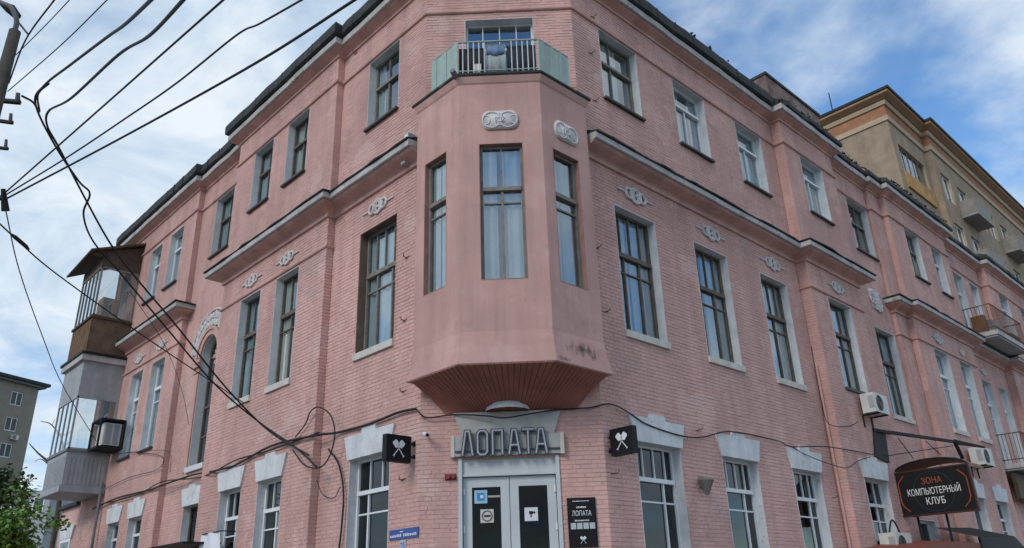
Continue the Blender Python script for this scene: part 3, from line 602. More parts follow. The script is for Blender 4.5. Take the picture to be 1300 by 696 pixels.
# ------------------------------------------------------------------ oriel
OZ0, OZ1 = 4.97, 10.22
OP = [(7.585, 9.93), (7.33, 9.93), (7.33, 8.76), (8.335, 7.755), (9.53, 7.755), (9.53, 8.0)]
OF = [Frame(OP[i], OP[i+1]) for i in range(5)]
def oriel():
    ops = {1: [], 2: [], 3: []}
    F1, F2, F3 = OF[1], OF[2], OF[3]
    cw = F2.len/2
    W2 = (cw-.36, cw+.36, 6.36, 8.83); W1 = (9.93-9.68, 9.93-9.10, 6.38, 8.86); W3 = (8.585-8.335, 9.22-8.335, 6.36, 8.80)
    for i, wn in ((1, W1), (2, W2), (3, W3)): ops[i].append(wn)
    mb = MB()
    for i in range(5):
        F = OF[i]
        for a, b, c, d in wall_cells(F.len, 5.5, 10.06, ops.get(i, [])): mb.quad(F.p(a, 0, c), F.p(b, 0, c), F.p(b, 0, d), F.p(a, 0, d))
    mb.build('oriel', M_PLAST, B)
    # flared skirt and slab on top
    sk = sweep(OP, [(0, 5.5), (.012, 5.42), (.03, 5.25), (.055, 5.12), (.075, 5.03), (.085, 4.98), (.07, OZ0-.005), (-.2, OZ0-.004)][::-1]); sk.build('oriel_skirt', M_PLAST, B)
    tp = sweep(OP, [(0, 10.055), (.02, 10.08), (.05, 10.16), (.06, 10.20), (-.25, 10.21)]); tp.build('oriel_head', M_PLAST, B)
    dr = sweep(OP, [(-.02, 10.205), (.075, 10.20), (.085, 10.215), (.085, 10.25), (-.02, 10.26)]); dr.build('balcony_drip', M_TAR, B)
    fl = MB(); pts = OP+[(9.6, 8.06), (7.64, 10.02)]; k = len(pts)
    fl.v = [Vector((x, y, 10.255)) for x, y in pts]+[Vector((x, y, 10.06)) for x, y in pts]; fl.f = [tuple(range(k)), tuple(range(2*k-1, k-1, -1))]
    fl.build('balcony_floor', M_CONC, B, fix=True)
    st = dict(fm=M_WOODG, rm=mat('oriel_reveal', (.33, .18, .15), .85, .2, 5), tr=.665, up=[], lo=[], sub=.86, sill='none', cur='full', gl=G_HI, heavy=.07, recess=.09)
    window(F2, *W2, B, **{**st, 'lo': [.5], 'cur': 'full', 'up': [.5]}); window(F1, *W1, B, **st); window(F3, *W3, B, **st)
    # ribbed soffit fanning out from a scallop
    hub = FR['CH'].p(1.45, .02, 4.50); rim = [Vector((*OF[1].p(0, .07, 0).xy, OZ0))]
    A = [Vector((7.60, 10.0, OZ0-.002)), Vector((7.26, 9.92, OZ0-.002)), Vector((7.26, 8.73, OZ0-.002)), Vector((8.305, 7.685, OZ0-.002)), Vector((9.52, 7.685, OZ0-.002)), Vector((9.585, 8.02, OZ0-.002))]
    tot = [0]
    for i in range(5): tot.append(tot[-1]+(A[i+1]-A[i]).length)
    def rimpt(s):
        for i in range(5):
            if s <= tot[i+1] or i == 4: return A[i].lerp(A[i+1], (s-tot[i])/(tot[i+1]-tot[i]))
    def hubpt(f): return FR['CH'].p(.02+2.86*f, .015, 4.50)
    K = 46
    so_ = None
    for j in range(K):
        s0, s1 = tot[-1]*j/K, tot[-1]*(j+1)/K
        mbk = MB(); a, b = rimpt(s0), rimpt(s1); f0, f1 = j/K, (j+1)/K
        e = lambda f: .32*f+.68*min(max((f-.5)*.62+.5, 0), 1)
        h0, h1 = hubpt(e(f0)), hubpt(e(f1)); dn = Vector((0, 0, -.012)); g_ = .06
        a2, b2 = a.lerp(b, g_), a.lerp(b, 1-g_); h2, h3 = h0.lerp(h1, g_), h0.lerp(h1, 1-g_)
        i = 0; mbk.v = [a2, b2, h3, h2, a2+dn, b2+dn, h3+dn, h2+dn]; mbk.f = [(4, 5, 6, 7), (0, 1, 5, 4), (1, 2, 6, 5), (2, 3, 7, 6), (3, 0, 4, 7), (3, 2, 1, 0)]
        mbk.build('soffit_board', M_UNDER, B, fix=True)
    bk = MB()
    for j in range(K):
        a, b = rimpt(tot[-1]*j/K), rimpt(tot[-1]*(j+1)/K); h0, h1 = hubpt(e(j/K)), hubpt(e((j+1)/K)); bk.quad(a+Vector((0, 0, .004)), b+Vector((0, 0, .004)), h1+Vector((0, 0, .004)), h0+Vector((0, 0, .004)))
    bk.build('soffit', M_UNDER, B)
    # scallop
    F = FR['CH']; sc = MB(); K = 12
    for q in range(4):
        for j in range(K):
            P = lambda a, b: F.p(1.40+.37*math.cos(math.pi*a/K)*math.cos(R(90*b/4)), .02+.36*math.sin(R(90*b/4)), 4.49+.20*math.sin(math.pi*a/K)*math.cos(R(90*b/4)))
            sc.quad(P(j, q), P(j+1, q), P(j+1, q+1), P(j, q+1))
    sc.build('scallop', M_WHITE, B, True)
    # plaques on the oriel
    for Fq, u, z, sx in ((F2, cw, 9.29, 1), (F3, 8.93-8.335, 9.24, .95)):
        mb = MB(); K = 28; pts = []
        for j in range(K):
            t = 2*math.pi*j/K; c, s = math.cos(t), math.sin(t); pts.append((u+sx*(.17*math.copysign(1, c)*(1 if abs(c) > .25 else abs(c)/.25)+.145*c), z+.20*s*(1-.10*(1-abs(c))**2)))
        mb.prism(Fq, pts, 0, .035)
        for du in (-.14, .14): mb.ring(Fq, u+du*sx, z, .036, .155*sx, .016, 26, 1.0, 6)
        mb.ring(Fq, u, z, .045, .05, .016, 14, 1, 5); mb.ring(Fq, u, z+.085, .042, .035, .012, 12, 1, 5); mb.ring(Fq, u, z-.085, .042, .035, .012, 12, 1, 5); [mb.ring(Fq, u+q*.235*sx, z, .036, .085*sx, .011, 14, .8, 5) for q in (-1, 1)]; [mb.ring(Fq, u+q*.06, z+w_, .042, .022, .010, 9, 1, 5) for q in (-1, 1) for w_ in (-.03, .03)]
        mb.build('medallion', M_ORN, B, True, fix=True)
    # black mould where the skirt leaks
oriel()

# balcony railing on the oriel
def corner_balcony():
    pts = [Vector((8.14, 9.46, 0)), Vector((7.30, 9.46, 0)), Vector((7.30, 8.75, 0)), Vector((8.325, 7.725, 0)), Vector((9.10, 7.725, 0)), Vector((9.10, 8.5, 0))]
    F = Frame(pts[2].xy, pts[3].xy); zb, zt = 10.29, 10.96
    rl = MB(); up = Vector((0, 0, 1))
    for i in range(5): rl.tube([pts[i]+up*zt, pts[i+1]+up*zt], .022, 6)
    rl.tube([pts[2]+up*(zb+.04), pts[3]+up*(zb+.04)], .015, 6)
    for p in pts: rl.tube([p+up*10.25, p+up*zt], .02, 6)
    bo = rl.build('balcony_railing', M_GREEN, B)
    k = 15
    for j in range(1, k):
        if j in (6, 7, 8, 9): continue
        p = pts[2].lerp(pts[3], j/k); MB().tube([p+up*zb, p+up*zt], .011, 6).build('bar', M_WHITE, bo)
    for a, b in ((0, 1), (1, 2), (3, 4), (4, 5)):
        Fs = Frame(pts[a].xy, pts[b].xy); n = int(Fs.len/.125)
        for j in range(n):   # corrugated strips
            u0, u1 = Fs.len*j/n, Fs.len*(j+1)/n
            MB().prism(Frame(Fs.p(u0+.003, .006, 0).xy, U=(Fs.U.x, Fs.U.y)), [(0, zb-.02), (u1-u0-.006, zb-.02), (u1-u0-.006, zt-.02), (0, zt-.02)], -.008 if j % 2 else -.002, .004 if j % 2 else .010).build('panel', M_GREEN, bo)
    # clutter, washing and added dark backing sheets behind the bars: each its own thing
    def sheet(name, u0, u1, z0, z1, n, m, label, cat):
        mb = MB(); kk = 10
        for j in range(kk+1):
            u = u0+(u1-u0)*j/kk; d = .018*math.sin(j*1.7+u0*9); mb.v += [F.p(u, n+d, z0+.02*math.sin(j*.9)), F.p(u, n+d*.4, z1), F.p(u, n+d-.012, z0+.02*math.sin(j*.9)), F.p(u, n+d*.4-.012, z1)]
        for j in range(kk): i = 4*j; mb.f += [(i, i+4, i+5, i+1), (i+6, i+2, i+3, i+7), (i, i+2, i+6, i+4), (i+1, i+5, i+7, i+3)]
        tag(mb.build(name, m, None, True, fix=True), label, cat)
    sheet('hanging_cloth', .50, .86, 10.30, 10.94, -.05, mat('pale_cloth', (.36, .40, .40), .9, .15, 5), 'pale washed-out cloth hanging behind the corner balcony bars', 'cloth')
    sheet('blue_towel', .52, .84, 10.69, 10.88, -.03, mat('sky_blue_towel', (.14, .21, .34), .9, .2, 7), 'sky blue towel hung over the corner balcony rail', 'towel')
    sheet('white_bag', .28, .42, 10.28, 10.52, -.05, mat('white_bag', (.62, .62, .60), .8, .1, 7), 'small white bag standing at the left end of the corner balcony', 'bag')
    sheet('dark_backing_left', .02, .48, 10.28, 10.90, -.10, mat('dark_backing_left', (.03, .03, .035), .9, .2, 7), 'dark backing sheet added inside the corner balcony beside the white bag', 'backing sheet')  # dark sheet added as a backdrop to the pale bars
    sheet('dark_backing_right', .88, 1.40, 10.28, 10.92, -.10, mat('dark_backing_right', (.035, .04, .05), .9, .2, 7), 'dark backing sheet added inside the corner balcony beside the blue towel', 'coat')  # second added dark backdrop, behind the right-hand bars
    sp = MB(); a = Vector((7.36, 8.80, 10.19)); sp.tube([a, a+Vector((-.22, -.10, .06))], .05, 10); sp.build('drain_spout', M_GREYD, B)
corner_balcony()

# ------------------------------------------------------------------ corner doorway
def doorway():
    F = FR['CH']; lm = MB()
    pts = [(.66, 4.13), (.66+.0, 4.13), (2.14, 4.13), (2.14, 4.13), (2.26, 4.50), (.52, 4.50)]
    lm.prism(F, [(.66, 4.12), (2.12, 4.12), (2.25, 4.49), (.53, 4.49)], -.05, .07); lm.build('lintel', mat('grey_plaster_lintel', (.42, .42, .40), .85, .15, 5, .2, 50), B)
    lm = MB(); lm.box(F, .52, 2.24, -.05, .085, 3.80, 4.115); lm.build('lintel_block', MATS['grey_plaster_lintel'], B)
    [MB().box(F, a, a+.06, -.02, .10, 3.79, 4.12).build('lintel_edge', M_SILLC, B) for a in (.49, 2.21)]
    fr = MB(); n0, n1 = -.22, .03
    fr.box(F, .60, .66, n0, n1, .1, 3.78); fr.box(F, 2.12, 2.18, n0, n1, .1, 3.78); fr.box(F, .66, 2.12, n0, -.02, 3.53, 3.78); fr.box(F, .66, 2.12, n0, .0, 3.50, 3.54)
    fr.build('door_frame', mat('grey_white_door_frame', (.50, .53, .54), .5, .06, 4), B)
    st = MB(); st.box(F, .4, 2.4, -.3, .5, 0, .14); st.build('door_step', M_CONC, B)
    for a, b, side in ((.67, 1.385, 0), (1.395, 2.11, 1)):
        d = MB(); m = .135; n0, n1 = -.13, -.07; z0, z1 = .16, 3.49
        d.box(F, a, a+m, n0, n1, z0, z1); d.box(F, b-m, b, n0, n1, z0, z1); d.box(F, a+m, b-m, n0, n1, z1-.15, z1); d.box(F, a+m, b-m, n0, n1, z0, z0+.35)
        do = d.build('door', MATS['grey_white_door_frame'], B)
        MB().box(F, a+m-.004, b-m+.004, -.108, -.10, z0+.346, z1-.146).build('pane', G_DOOR, do)
        hx = a+.012 if side == 0 else b-.012
        for z in (3.28, 2.72, 1.2): MB().tube([F.p(hx, -.055, z-.05), F.p(hx, -.055, z+.05)], .016, 8).build('hinge', M_PVC, do)
        hx = b-m*.5 if side == 0 else a+m*.5
        MB().tube([F.p(hx, -.07, 1.2), F.p(hx, -.02, 1.22), F.p(hx, -.02, 1.68), F.p(hx, -.07, 1.70)], .014, 8).build('handle', M_AC, do)
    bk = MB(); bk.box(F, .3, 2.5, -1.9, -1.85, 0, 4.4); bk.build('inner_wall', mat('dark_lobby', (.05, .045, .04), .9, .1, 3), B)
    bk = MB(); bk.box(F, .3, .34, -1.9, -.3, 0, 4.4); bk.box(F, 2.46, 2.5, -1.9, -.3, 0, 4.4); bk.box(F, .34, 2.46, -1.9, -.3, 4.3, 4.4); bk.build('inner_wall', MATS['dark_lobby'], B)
    # stickers on the door glass
    def sticker(name, u0, u1, z0, z1, m, label, extra=None):
        o = MB().box(F, u0, u1, -.0995, -.096, z0, z1).build(name, m); tag(o, label, 'sticker')
        if extra: extra(o)
    def ex_blue(o):
        MB().box(F, .88, 1.0, -.0955, -.0945, 3.14, 3.26).build('print', mat('blue_print', (.04, .22, .50), .6), o); MB().box(F, .93, .98, -.094, -.093, 3.18, 3.225).build('print_mark', M_WMARK, o)
    def ex_no(o):
        mb = MB(); mb.ring(F, 1.035, 2.91, -.095, .075, .008, 20, 1, 5); mb.build('ring_mark', M_BLKM, o); MB().box(F, .985, 1.085, -.0955, -.0945, 2.895, 2.925).build('bar_mark', M_BLKM, o)
    def ex_cam(o):
        mb = MB(); mb.box(F, 1.68, 1.745, -.0955, -.0945, 2.915, 2.96); mb.prism(F, [(1.745, 2.93), (1.775, 2.915), (1.775, 2.96), (1.745, 2.945)], -.0955, -.0945); mb.box(F, 1.70, 1.72, -.0955, -.0945, 2.87, 2.915); mb.build('camera_mark', M_BLKM, o)
    sticker('blue_sticker', .84, 1.04, 3.10, 3.30, mat('pale_blue_sticker', (.30, .48, .62), .5), 'pale blue square sticker at the top of the glass door leaf', ex_blue)
    sticker('white_sticker', .93, 1.135, 2.81, 3.01, mat('off_white_sticker', (.55, .53, .50), .6), 'white prohibition sticker below the blue sticker on the glass door', ex_no)
    sticker('camera_sticker', 1.61, 1.815, 2.815, 3.015, mat('white_sticker', (.62, .63, .66), .6), 'white video surveillance sticker alone on a glass door leaf', ex_cam)
    tp = MB(); tp.box(F, 1.05, 1.24, -.0995, -.0975, 3.185, 3.215); tag(tp.build('tape_strip', mat('pale_tape', (.35, .38, .30), .6)), 'thin pale tape strip on the door glass beside the blue sticker', 'tape')
doorway()

# ------------------------------------------------------------------ signs
def shovels(F, u, z, n, s, m, parent):
    for sg in (-1, 1):
        a = R(38)*sg; ca, sa = math.cos(a), math.sin(a)
        T = lambda x, y: (u+s*(x*ca+y*sa), z+s*(-x*sa+y*ca))
        h = [T(-.022, -.5), T(.022, -.5), T(.022, .16), T(-.022, .16)]; bl = [T(-.15, .12), T(0, .07), T(.15, .12), T(.165, .40), T(.12, .47), T(-.12, .47), T(-.165, .40)]
        mb = MB(); mb.prism(F, h, n, n+.004); mb.prism(F, [T(-.05, -.53), T(.05, -.53), T(.05, -.47), T(-.05, -.47)], n, n+.004); mb.prism(F, bl, n, n+.006)
        mb.build('shovel_mark', m, parent, fix=True)
def letter_sign():
    F = FR['CH']; S = thing('letter_sign', 'outlined metal letters reading ЛОПАТА mounted over the corner door', 'sign', F.p(1.37, .1, 3.78))
    z0, z1, n = 3.80, 4.17, .115; Hh = z1-z0
    dk = mat('dark_letter_case', (.03, .04, .06), .4, .2, 8, spec=.5); lt = mat('pale_letter_edge', (.36, .38, .42), .45, .05, 10)
    L = {'Л': [[(.0, 0), (.33, 1), (.67, 1), (1, 0)]], 'О': [[(.25, 0), (0, .12), (0, .88), (.25, 1), (.75, 1), (1, .88), (1, .12), (.75, 0), (.25, 0)]], 'П': [[(0, 0), (0, 1), (1, 1), (1, 0)]],
         'А': [[(0, 0), (.34, 1), (.66, 1), (1, 0)], [(.14, .36), (.86, .36)]], 'Т': [[(0, 1), (1, 1)], [(.5, 1), (.5, 0)]]}
    xs = [.68, .92, 1.155, 1.41, 1.625, 1.83]; ww = [.16, .15, .15, .165, .17, .165]
    for ch, x, wd in zip('ЛОПАТА', xs, ww):
        mb = MB(); mb2 = MB()
        for st in L[ch]:
            P = [(x+wd*a, z0+Hh*b) for a, b in st]
            for (a, b), (c, d) in zip(P, P[1:]):
                l = math.hypot(c-a, d-b); ux, uz = (c-a)/l, (d-b)/l
                def strip(hw, ext, n0, n1, M_):
                    q = [(a-ux*ext+uz*hw, b-uz*ext-ux*hw), (c+ux*ext+uz*hw, d+uz*ext-ux*hw), (c+ux*ext-uz*hw, d+uz*ext+ux*hw), (a-ux*ext-uz*hw, b-uz*ext+ux*hw)]; M_.prism(F, q, n0, n1)
                strip(.030, .022, n, n+.05+.0004*random.random(), mb); strip(.012, .008, n+.05, n+.066+.0004*random.random(), mb2)
        lo = mb.build('letter', dk, S, fix=True); mb2.build('letter_edge', lt, lo, fix=True)
    rl = MB(); rl.box(F, .56, 2.2, .087, .113, 3.86, 3.885); rl.build('mounting_rail', dk, S)
letter_sign()
def hanging_sign(F, u0, u1, z0, z1, wall_u, label, grp=None):
    P = thing('hanging_sign', label, 'sign', F.p(wall_u, 0, (z0+z1)/2))
    MB().box(F, u0, u1, -.05, .05, z0, z1).build('sign_box', M_BLACK, P)
    ed = MB(); t = .012
    ed.box(F, u0-t, u0, -.056, .056, z0-t, z1+t); ed.box(F, u1, u1+t, -.056, .056, z0-t, z1+t); ed.box(F, u0, u1, -.056, .056, z1, z1+t); ed.box(F, u0, u1, -.056, .056, z0-t, z0); ed.build('sign_edge', M_BLKM, P)
    e = u1 if abs(wall_u-u1) < abs(wall_u-u0) else u0
    for z in (z0+.09, z1-.09):
        a, b = sorted((e, wall_u)); MB().box(F, a, b, -.015, .015, z-.015, z+.015).build('bracket_arm', M_BLKM, P); MB().box(F, min(wall_u, wall_u+(.03 if e < wall_u else -.03))-.0, max(wall_u, wall_u+(.03 if e < wall_u else -.03)), -.04, .04, z-.04, z+.04).build('wall_plate', M_BLKM, P)
    shovels(F, (u0+u1)/2, (z0+z1)/2, .0505, .30, M_WMARK, P)
# left: plane y = const facing the camera (-y); u = x
FS = Frame((0, 10.22), U=(1, 0)); hanging_sign(FS, 7.03, 7.48, 3.755, 4.145, 7.585, 'black square hanging sign with crossed white shovels beside the blue street plate')
# right: plane x = const facing -x ; u to the right = -y
FS2 = Frame((9.78, 0), U=(0, -1)); hanging_sign(FS2, -7.93, -7.50, 3.745, 4.14, -8.0, 'black square hanging sign with crossed white shovels above the black menu board')
def menu_board():
    F = FR['CH']; P = thing('menu_board', 'black wall board with white lettering and shovels right of the glass door', 'sign', F.p(2.48, 0, 2.4))
    MB().box(F, 2.265, 2.70, .004, .03, 2.40, 3.12).build('board', M_BLACK, P)
    u = 2.48; n = .031
    text_mesh('lettering', 'ЛОПАТА', F, u, 2.885, n, .105, M_WMARK, P, fit=.29)
    def bits(z, h, w, k):      # print too small to read in the photograph
        mb = MB(); x = u-w/2; st = w/k
        for j in range(k): mb.box(F, x+st*j, x+st*j+st*random.uniform(.5, .8), n, n+.002, z-h/2, z+h/2*random.uniform(.5, 1))
        mb.build('small_print', M_WMARK, P)
    bits(3.07, .014, .26, 14); bits(2.98, .026, .15, 6); bits(2.785, .022, .22, 10)
    for j in range(4): MB().box(F, 2.305+.095*j, 2.305+.095*j+.08, n, n+.002, 2.66, 2.75).build('white_square', mat('grey_print', (.42, .45, .46), .6), P)
    shovels(F, u, 2.505, n, .12, M_WMARK, P)
menu_board()
def street_plate():
    F = FR['La']; (u0, za), (u1, zb) = F.px(494, 684, .02), F.px(531, 671, .02); zc = (za+zb)/2
    P = thing('street_plate', 'small blue enamel street name plate beside the corner window', 'sign', F.p(u0, 0, zc))
    h = .075; MB().box(F, u0, u1, .004, .02, zc-h, zc+h).build('plate', M_BLUE, P)
    mb = MB(); k = 16; st = (u1-u0-.06)/k
    for j in range(k):
        if j == 7: continue
        mb.box(F, u0+.03+st*j, u0+.03+st*j+st*.6, .0205, .022, zc-.04, zc-.04+random.uniform(.028, .045))
    mb.box(F, u0+.22*(u1-u0)+.12, u0+.22*(u1-u0)+.20, .0205, .022, zc+.028, zc+.042); mb.build('small_print', M_WMARK, P)
    P2 = thing('house_number_plate', 'small pale house number plate under the blue street plate', 'sign', F.p(u0+.2, 0, zc-.3))
    m = (u0+u1)/2-.02; MB().box(F, m-.075, m+.075, .004, .016, zc-.26, zc-.09).build('plate', mat('pale_blue_plate', (.42, .46, .58), .5), P2); text_mesh('number', '25', F, m, zc-.18, .017, .13, M_BLUE, P2)
street_plate()

# club entrance: projecting sign board, vaulted canopy behind it
def club():
    X = 20.2; F = Frame((X, 0), U=(0, -1)); cs = [onX(*q, X) for q in ((1134, 602), (1228, 590), (1241, 646), (1144, 656))]
    u0 = -(cs[0].y+cs[3].y)/2; u1 = -(cs[1].y+cs[2].y)/2; z1 = (cs[0].z+cs[1].z)/2; z0 = (cs[2].z+cs[3].z)/2
    P = thing('club_sign', 'dark rectangular sign reading ЗОНА КОМПЬЮТЕРНЫЙ КЛУБ with orange lines over a doorway', 'sign', (X, 7.9, z0))
    MB().box(F, u0, u1, -.08, .0, z0, z1).build('board', M_BLACK, P); W, H = u1-u0, z1-z0; m = (u0+u1)/2
    org = mat('orange_print', (.36, .075, .025), .5); dr = mat('dark_red_frame', (.05, .012, .008), .5)
    e = MB(); t = .035
    e.box(F, u0-t, u0, -.09, .012, z0-t, z1+t); e.box(F, u1, u1+t, -.09, .012, z0-t, z1+t); e.box(F, u0, u1, -.09, .012, z1, z1+t); e.box(F, u0, u1, -.09, .012, z0-t, z0); e.build('sign_edge', dr, P)
    text_mesh('lettering', 'ЗОНА', F, m, z0+H*.74, .002, H*.20, org, P, fit=W*.27); text_mesh('lettering', 'КОМПЬЮТЕРНЫЙ', F, m, z0+H*.50, .002, H*.215, M_WMARK, P, fit=W*.70); text_mesh('lettering', 'КЛУБ', F, m, z0+H*.27, .002, H*.22, M_WMARK, P, fit=W*.25)
    for sg in (-1, 1):
        mb = MB(); pts = [(m+sg*W*x, z0+H*y) for x, y in ((.36, .92), (.43, .80), (.455, .72), (.455, .30), (.43, .20), (.36, .08))]
        mb.tube([F.p(a, .004, b) for a, b in pts], .012, 5); mb.build('neon_line', org, P)
    rg = MB(); rg.ring(F, m, z0+H*.5, .001, H*.46, .006, 30, 1, 5); rg.build('ring_mark', mat('dark_blue_print', (.02, .05, .08), .5), P)
    # vault behind
    V = thing('entrance_canopy', 'rusty barrel-vaulted metal canopy behind the club sign', 'canopy', (X+.7, 7.5, 3))
    K = 12; rad = W/2; ca = (u0+u1)/2; vm = MB()
    pr = [(ca+rad*math.cos(math.pi*j/K), z1-.02+.26*math.sin(math.pi*j/K)) for j in range(K+1)]
    for j in range(K):
        a, b = pr[j], pr[j+1]; vm.prism(F, [a, (a[0], a[1]+.02), (b[0], b[1]+.02), b], -1.2, -.085)
    vm.build('vault_sheet', mat('rusty_brown_sheet', (.17, .085, .05), .7, .3, 3, .2, 30), V, fix=True)
    rim = MB(); rim.tube([F.p(a, -.07, b+.02) for a, b in pr], .02, 6); rim.build('vault_rim', M_BLKM, V)
    for uu in (u0+.25, u0+.9): MB().tube([F.p(uu, -.3, 0), F.p(uu, -.3, z0)], .03, 8).build('post', M_BLKM, V)
    # beam above
    a = onY(1108, 546, 7.72); b = onY(1212, 561, 7.2); c = onY(1250, 568, 7.0)
    Bm = thing('steel_bracket', 'long black steel bracket sloping out over the club sign', 'bracket', a)
    mb = MB(); mb.tube([a, b], .05, 4); mb.build('arm', M_BLKM, Bm); mb = MB(); mb.tube([b, c], [.07, .03], 6); mb.build('tip', M_BLKM, Bm)
    d = onY(1222, 582, 7.2); MB().tube([b, d], .05, 6).build('hanger', M_BLKM, Bm)
    s = MB(); s.v = [a, onY(1123, 552, 7.72), onY(1128, 588, 7.72), onY(1110, 580, 7.72)]; Fp = Frame((0, 7.72), U=(1, 0)); q = [(p.x, p.z) for p in s.v]
    s = MB(); s.prism(Fp, q[::-1], .0, .03); s.build('shadow_plate', M_BLKM, Bm, fix=True)  # black plate stands in for the dark underside and its shadow on the wall
    rods = MB(); 
    for (x0, y0, x1, y1) in ((1124, 579, 1210, 566), (1140, 556, 1160, 583), (1175, 560, 1195, 578)): rods.tube([onY(x0, y0, 7.68), onY(x1, y1, 7.4)], .011, 5)
    rods.build('stay_rod', M_BLKM, Bm)
    # awning roofs at the bottom edge
    A = thing('red_awning', 'curved red-brown awning under the club sign', 'awning', (20.8, 7.2, 2.4)); mb = MB(); pts = [onY(x, y, 6.6) for x, y in ((1150, 702), (1175, 694), (1200, 690), (1225, 688), (1245, 690), (1262, 697))]
    for p, q in zip(pts, pts[1:]): mb.quad(p, q, q+Vector((.0, 1.0, .1)), p+Vector((0, 1.0, .1))); mb.quad(p, q, q+Vector((0, 0, -.35)), p+Vector((0, 0, -.35)))
    mb.build('awning_sheet', mat('red_brown_sheet', (.20, .05, .03), .6, .2, 4), A); po = MB(); po.tube([pts[0], Vector((pts[0].x, pts[0].y, 0))], .03, 8); po.tube([pts[-1], Vector((pts[-1].x, pts[-1].y, 0))], .03, 8); po.build('awning_post', M_BLKM, A)
    A = thing('black_awning', 'black awning beyond the red awning along the right-hand facade', 'awning', (24.5, 6.9, 2.4)); p0, p1, p2 = onY(1243, 682, 6.6), onY(1288, 681, 6.6), onY(1300, 694, 6.6)
    mb = MB(); 
    for p, q in ((p0, p1), (p1, p2)): mb.quad(p, q, q+Vector((0, 1.0, .3)), p+Vector((0, 1.0, .3))); mb.quad(p, q, q+Vector((0, -.02, -.4)), p+Vector((0, -.02, -.4)))
    mb.build('awning_sheet', M_BLKM, A); po = MB(); po.tube([p0, Vector((p0.x, p0.y, 0))], .03, 8); po.tube([p2, Vector((p2.x, p2.y, 0))], .03, 8); po.build('awning_post', M_BLKM, A)
club()

# ------------------------------------------------------------------ air conditioners
def ac_unit(F, u, z, wd, h, dp, label, n0=.10, fan=.5, cage=False):
    P = thing('air_conditioner', label, 'air conditioner', F.p(u, 0, z))
    b = MB(); b.box(F, u-wd/2, u+wd/2, n0, n0+dp, z, z+h); b.build('casing', M_AC, P)
    r = h*.40; fu = u-wd/2+wd*.36; g_ = MB()
    for q in range(5): g_.ring(F, fu, z+h/2, n0+dp+.006, r*(q+1)/5, .006, 20, 1, 4)
    g_.build('fan_grille', M_GREYD, P); f = MB(); K = 20; f.prism(F, [(fu+r*math.cos(2*math.pi*j/K), z+h/2+r*math.sin(2*math.pi*j/K)) for j in range(K)], n0+dp, n0+dp+.003); f.build('fan', M_BLKM, P)
    for du in (-.3, .3):
        k = MB(); k.box(F, u+du*wd-.015, u+du*wd+.015, .0, n0+dp, z-.035, z-.002); k.box(F, u+du*wd-.015, u+du*wd+.015, 0, .03, z-.30, z-.035); k.build('bracket', M_BLKM, P)
    lv = MB(); e = u+wd/2
    for q in range(9): lv.box(F, u+wd/2, u+wd/2+.004, n0+.04, n0+dp-.04, z+h*.15+q*h*.08, z+h*.15+q*h*.08+.012)
    lv.build('louvre', M_GREYD, P); sw = MB(); sw.box(F, u-wd/2-.004, u-wd/2, n0+dp*.55, n0+dp*.95, z+h*.2, z+h*.85); sw.build('side_panel', M_GREYP, P)
    return P
F = FR['Rb']; ac_unit(F, uR('Rb', 19.25), 5.57, .78, .46, .32, 'white air conditioner below a second-floor window on the right-hand facade')
ac_unit(F, uR('Rb', 18.75), 2.28, .85, .55, .36, 'white air conditioner at ground-floor level with a looped hose')
ac_unit(FR['Rd'], uR('Rd', 26.2), 4.95, .85, .5, .36, 'white air conditioner behind the steel bracket of the club sign')
hz = MB(); a = FR['Rb'].p(.9, .3, 2.84); pts = [a+FR['Rb'].U*(.62*t)+Vector((0, 0, .32*math.sin(math.pi*min(1, t*1.0))-.1*t)) for t in [j/10 for j in range(11)]]; hz.tube(pts, .02, 6)
tag(hz.build('ac_hose', M_CABLE, None, True), 'black hose arching over the ground-floor air conditioner', 'hose')
# boxed unit by the glazed balcony on the left wing
def caged_ac():
    F = FR['Ld']; u = uL('Ld', 24.75); z0, z1 = 6.15, 6.95; P = thing('air_conditioner', 'air conditioner in a dark metal cage beside the grey glazed balcony', 'air conditioner', F.p(u, 0, z0))
    MB().box(F, u-.30, u+.30, .08, .55, z0+.08, z1-.08).build('casing', M_AC, P); c = MB()
    for uu in (u-.38, u+.38):
        for n in (.02, .68): c.box(F, uu-.025, uu+.025, n-.025, n+.025, z0, z1)
    for z in (z0, z1):
        c.box(F, u-.40, u+.40, .0, .70, z-.03, z+.03)
    c.build('cage', M_BLKM, P); b = MB(); b.box(F, u+.301, u+.31, .14, .28, z0+.12, z1-.12); b.box(F, u+.301, u+.31, .34, .50, z0+.12, z1-.12); b.build('vent_panel', M_GREYP, P)
caged_ac()

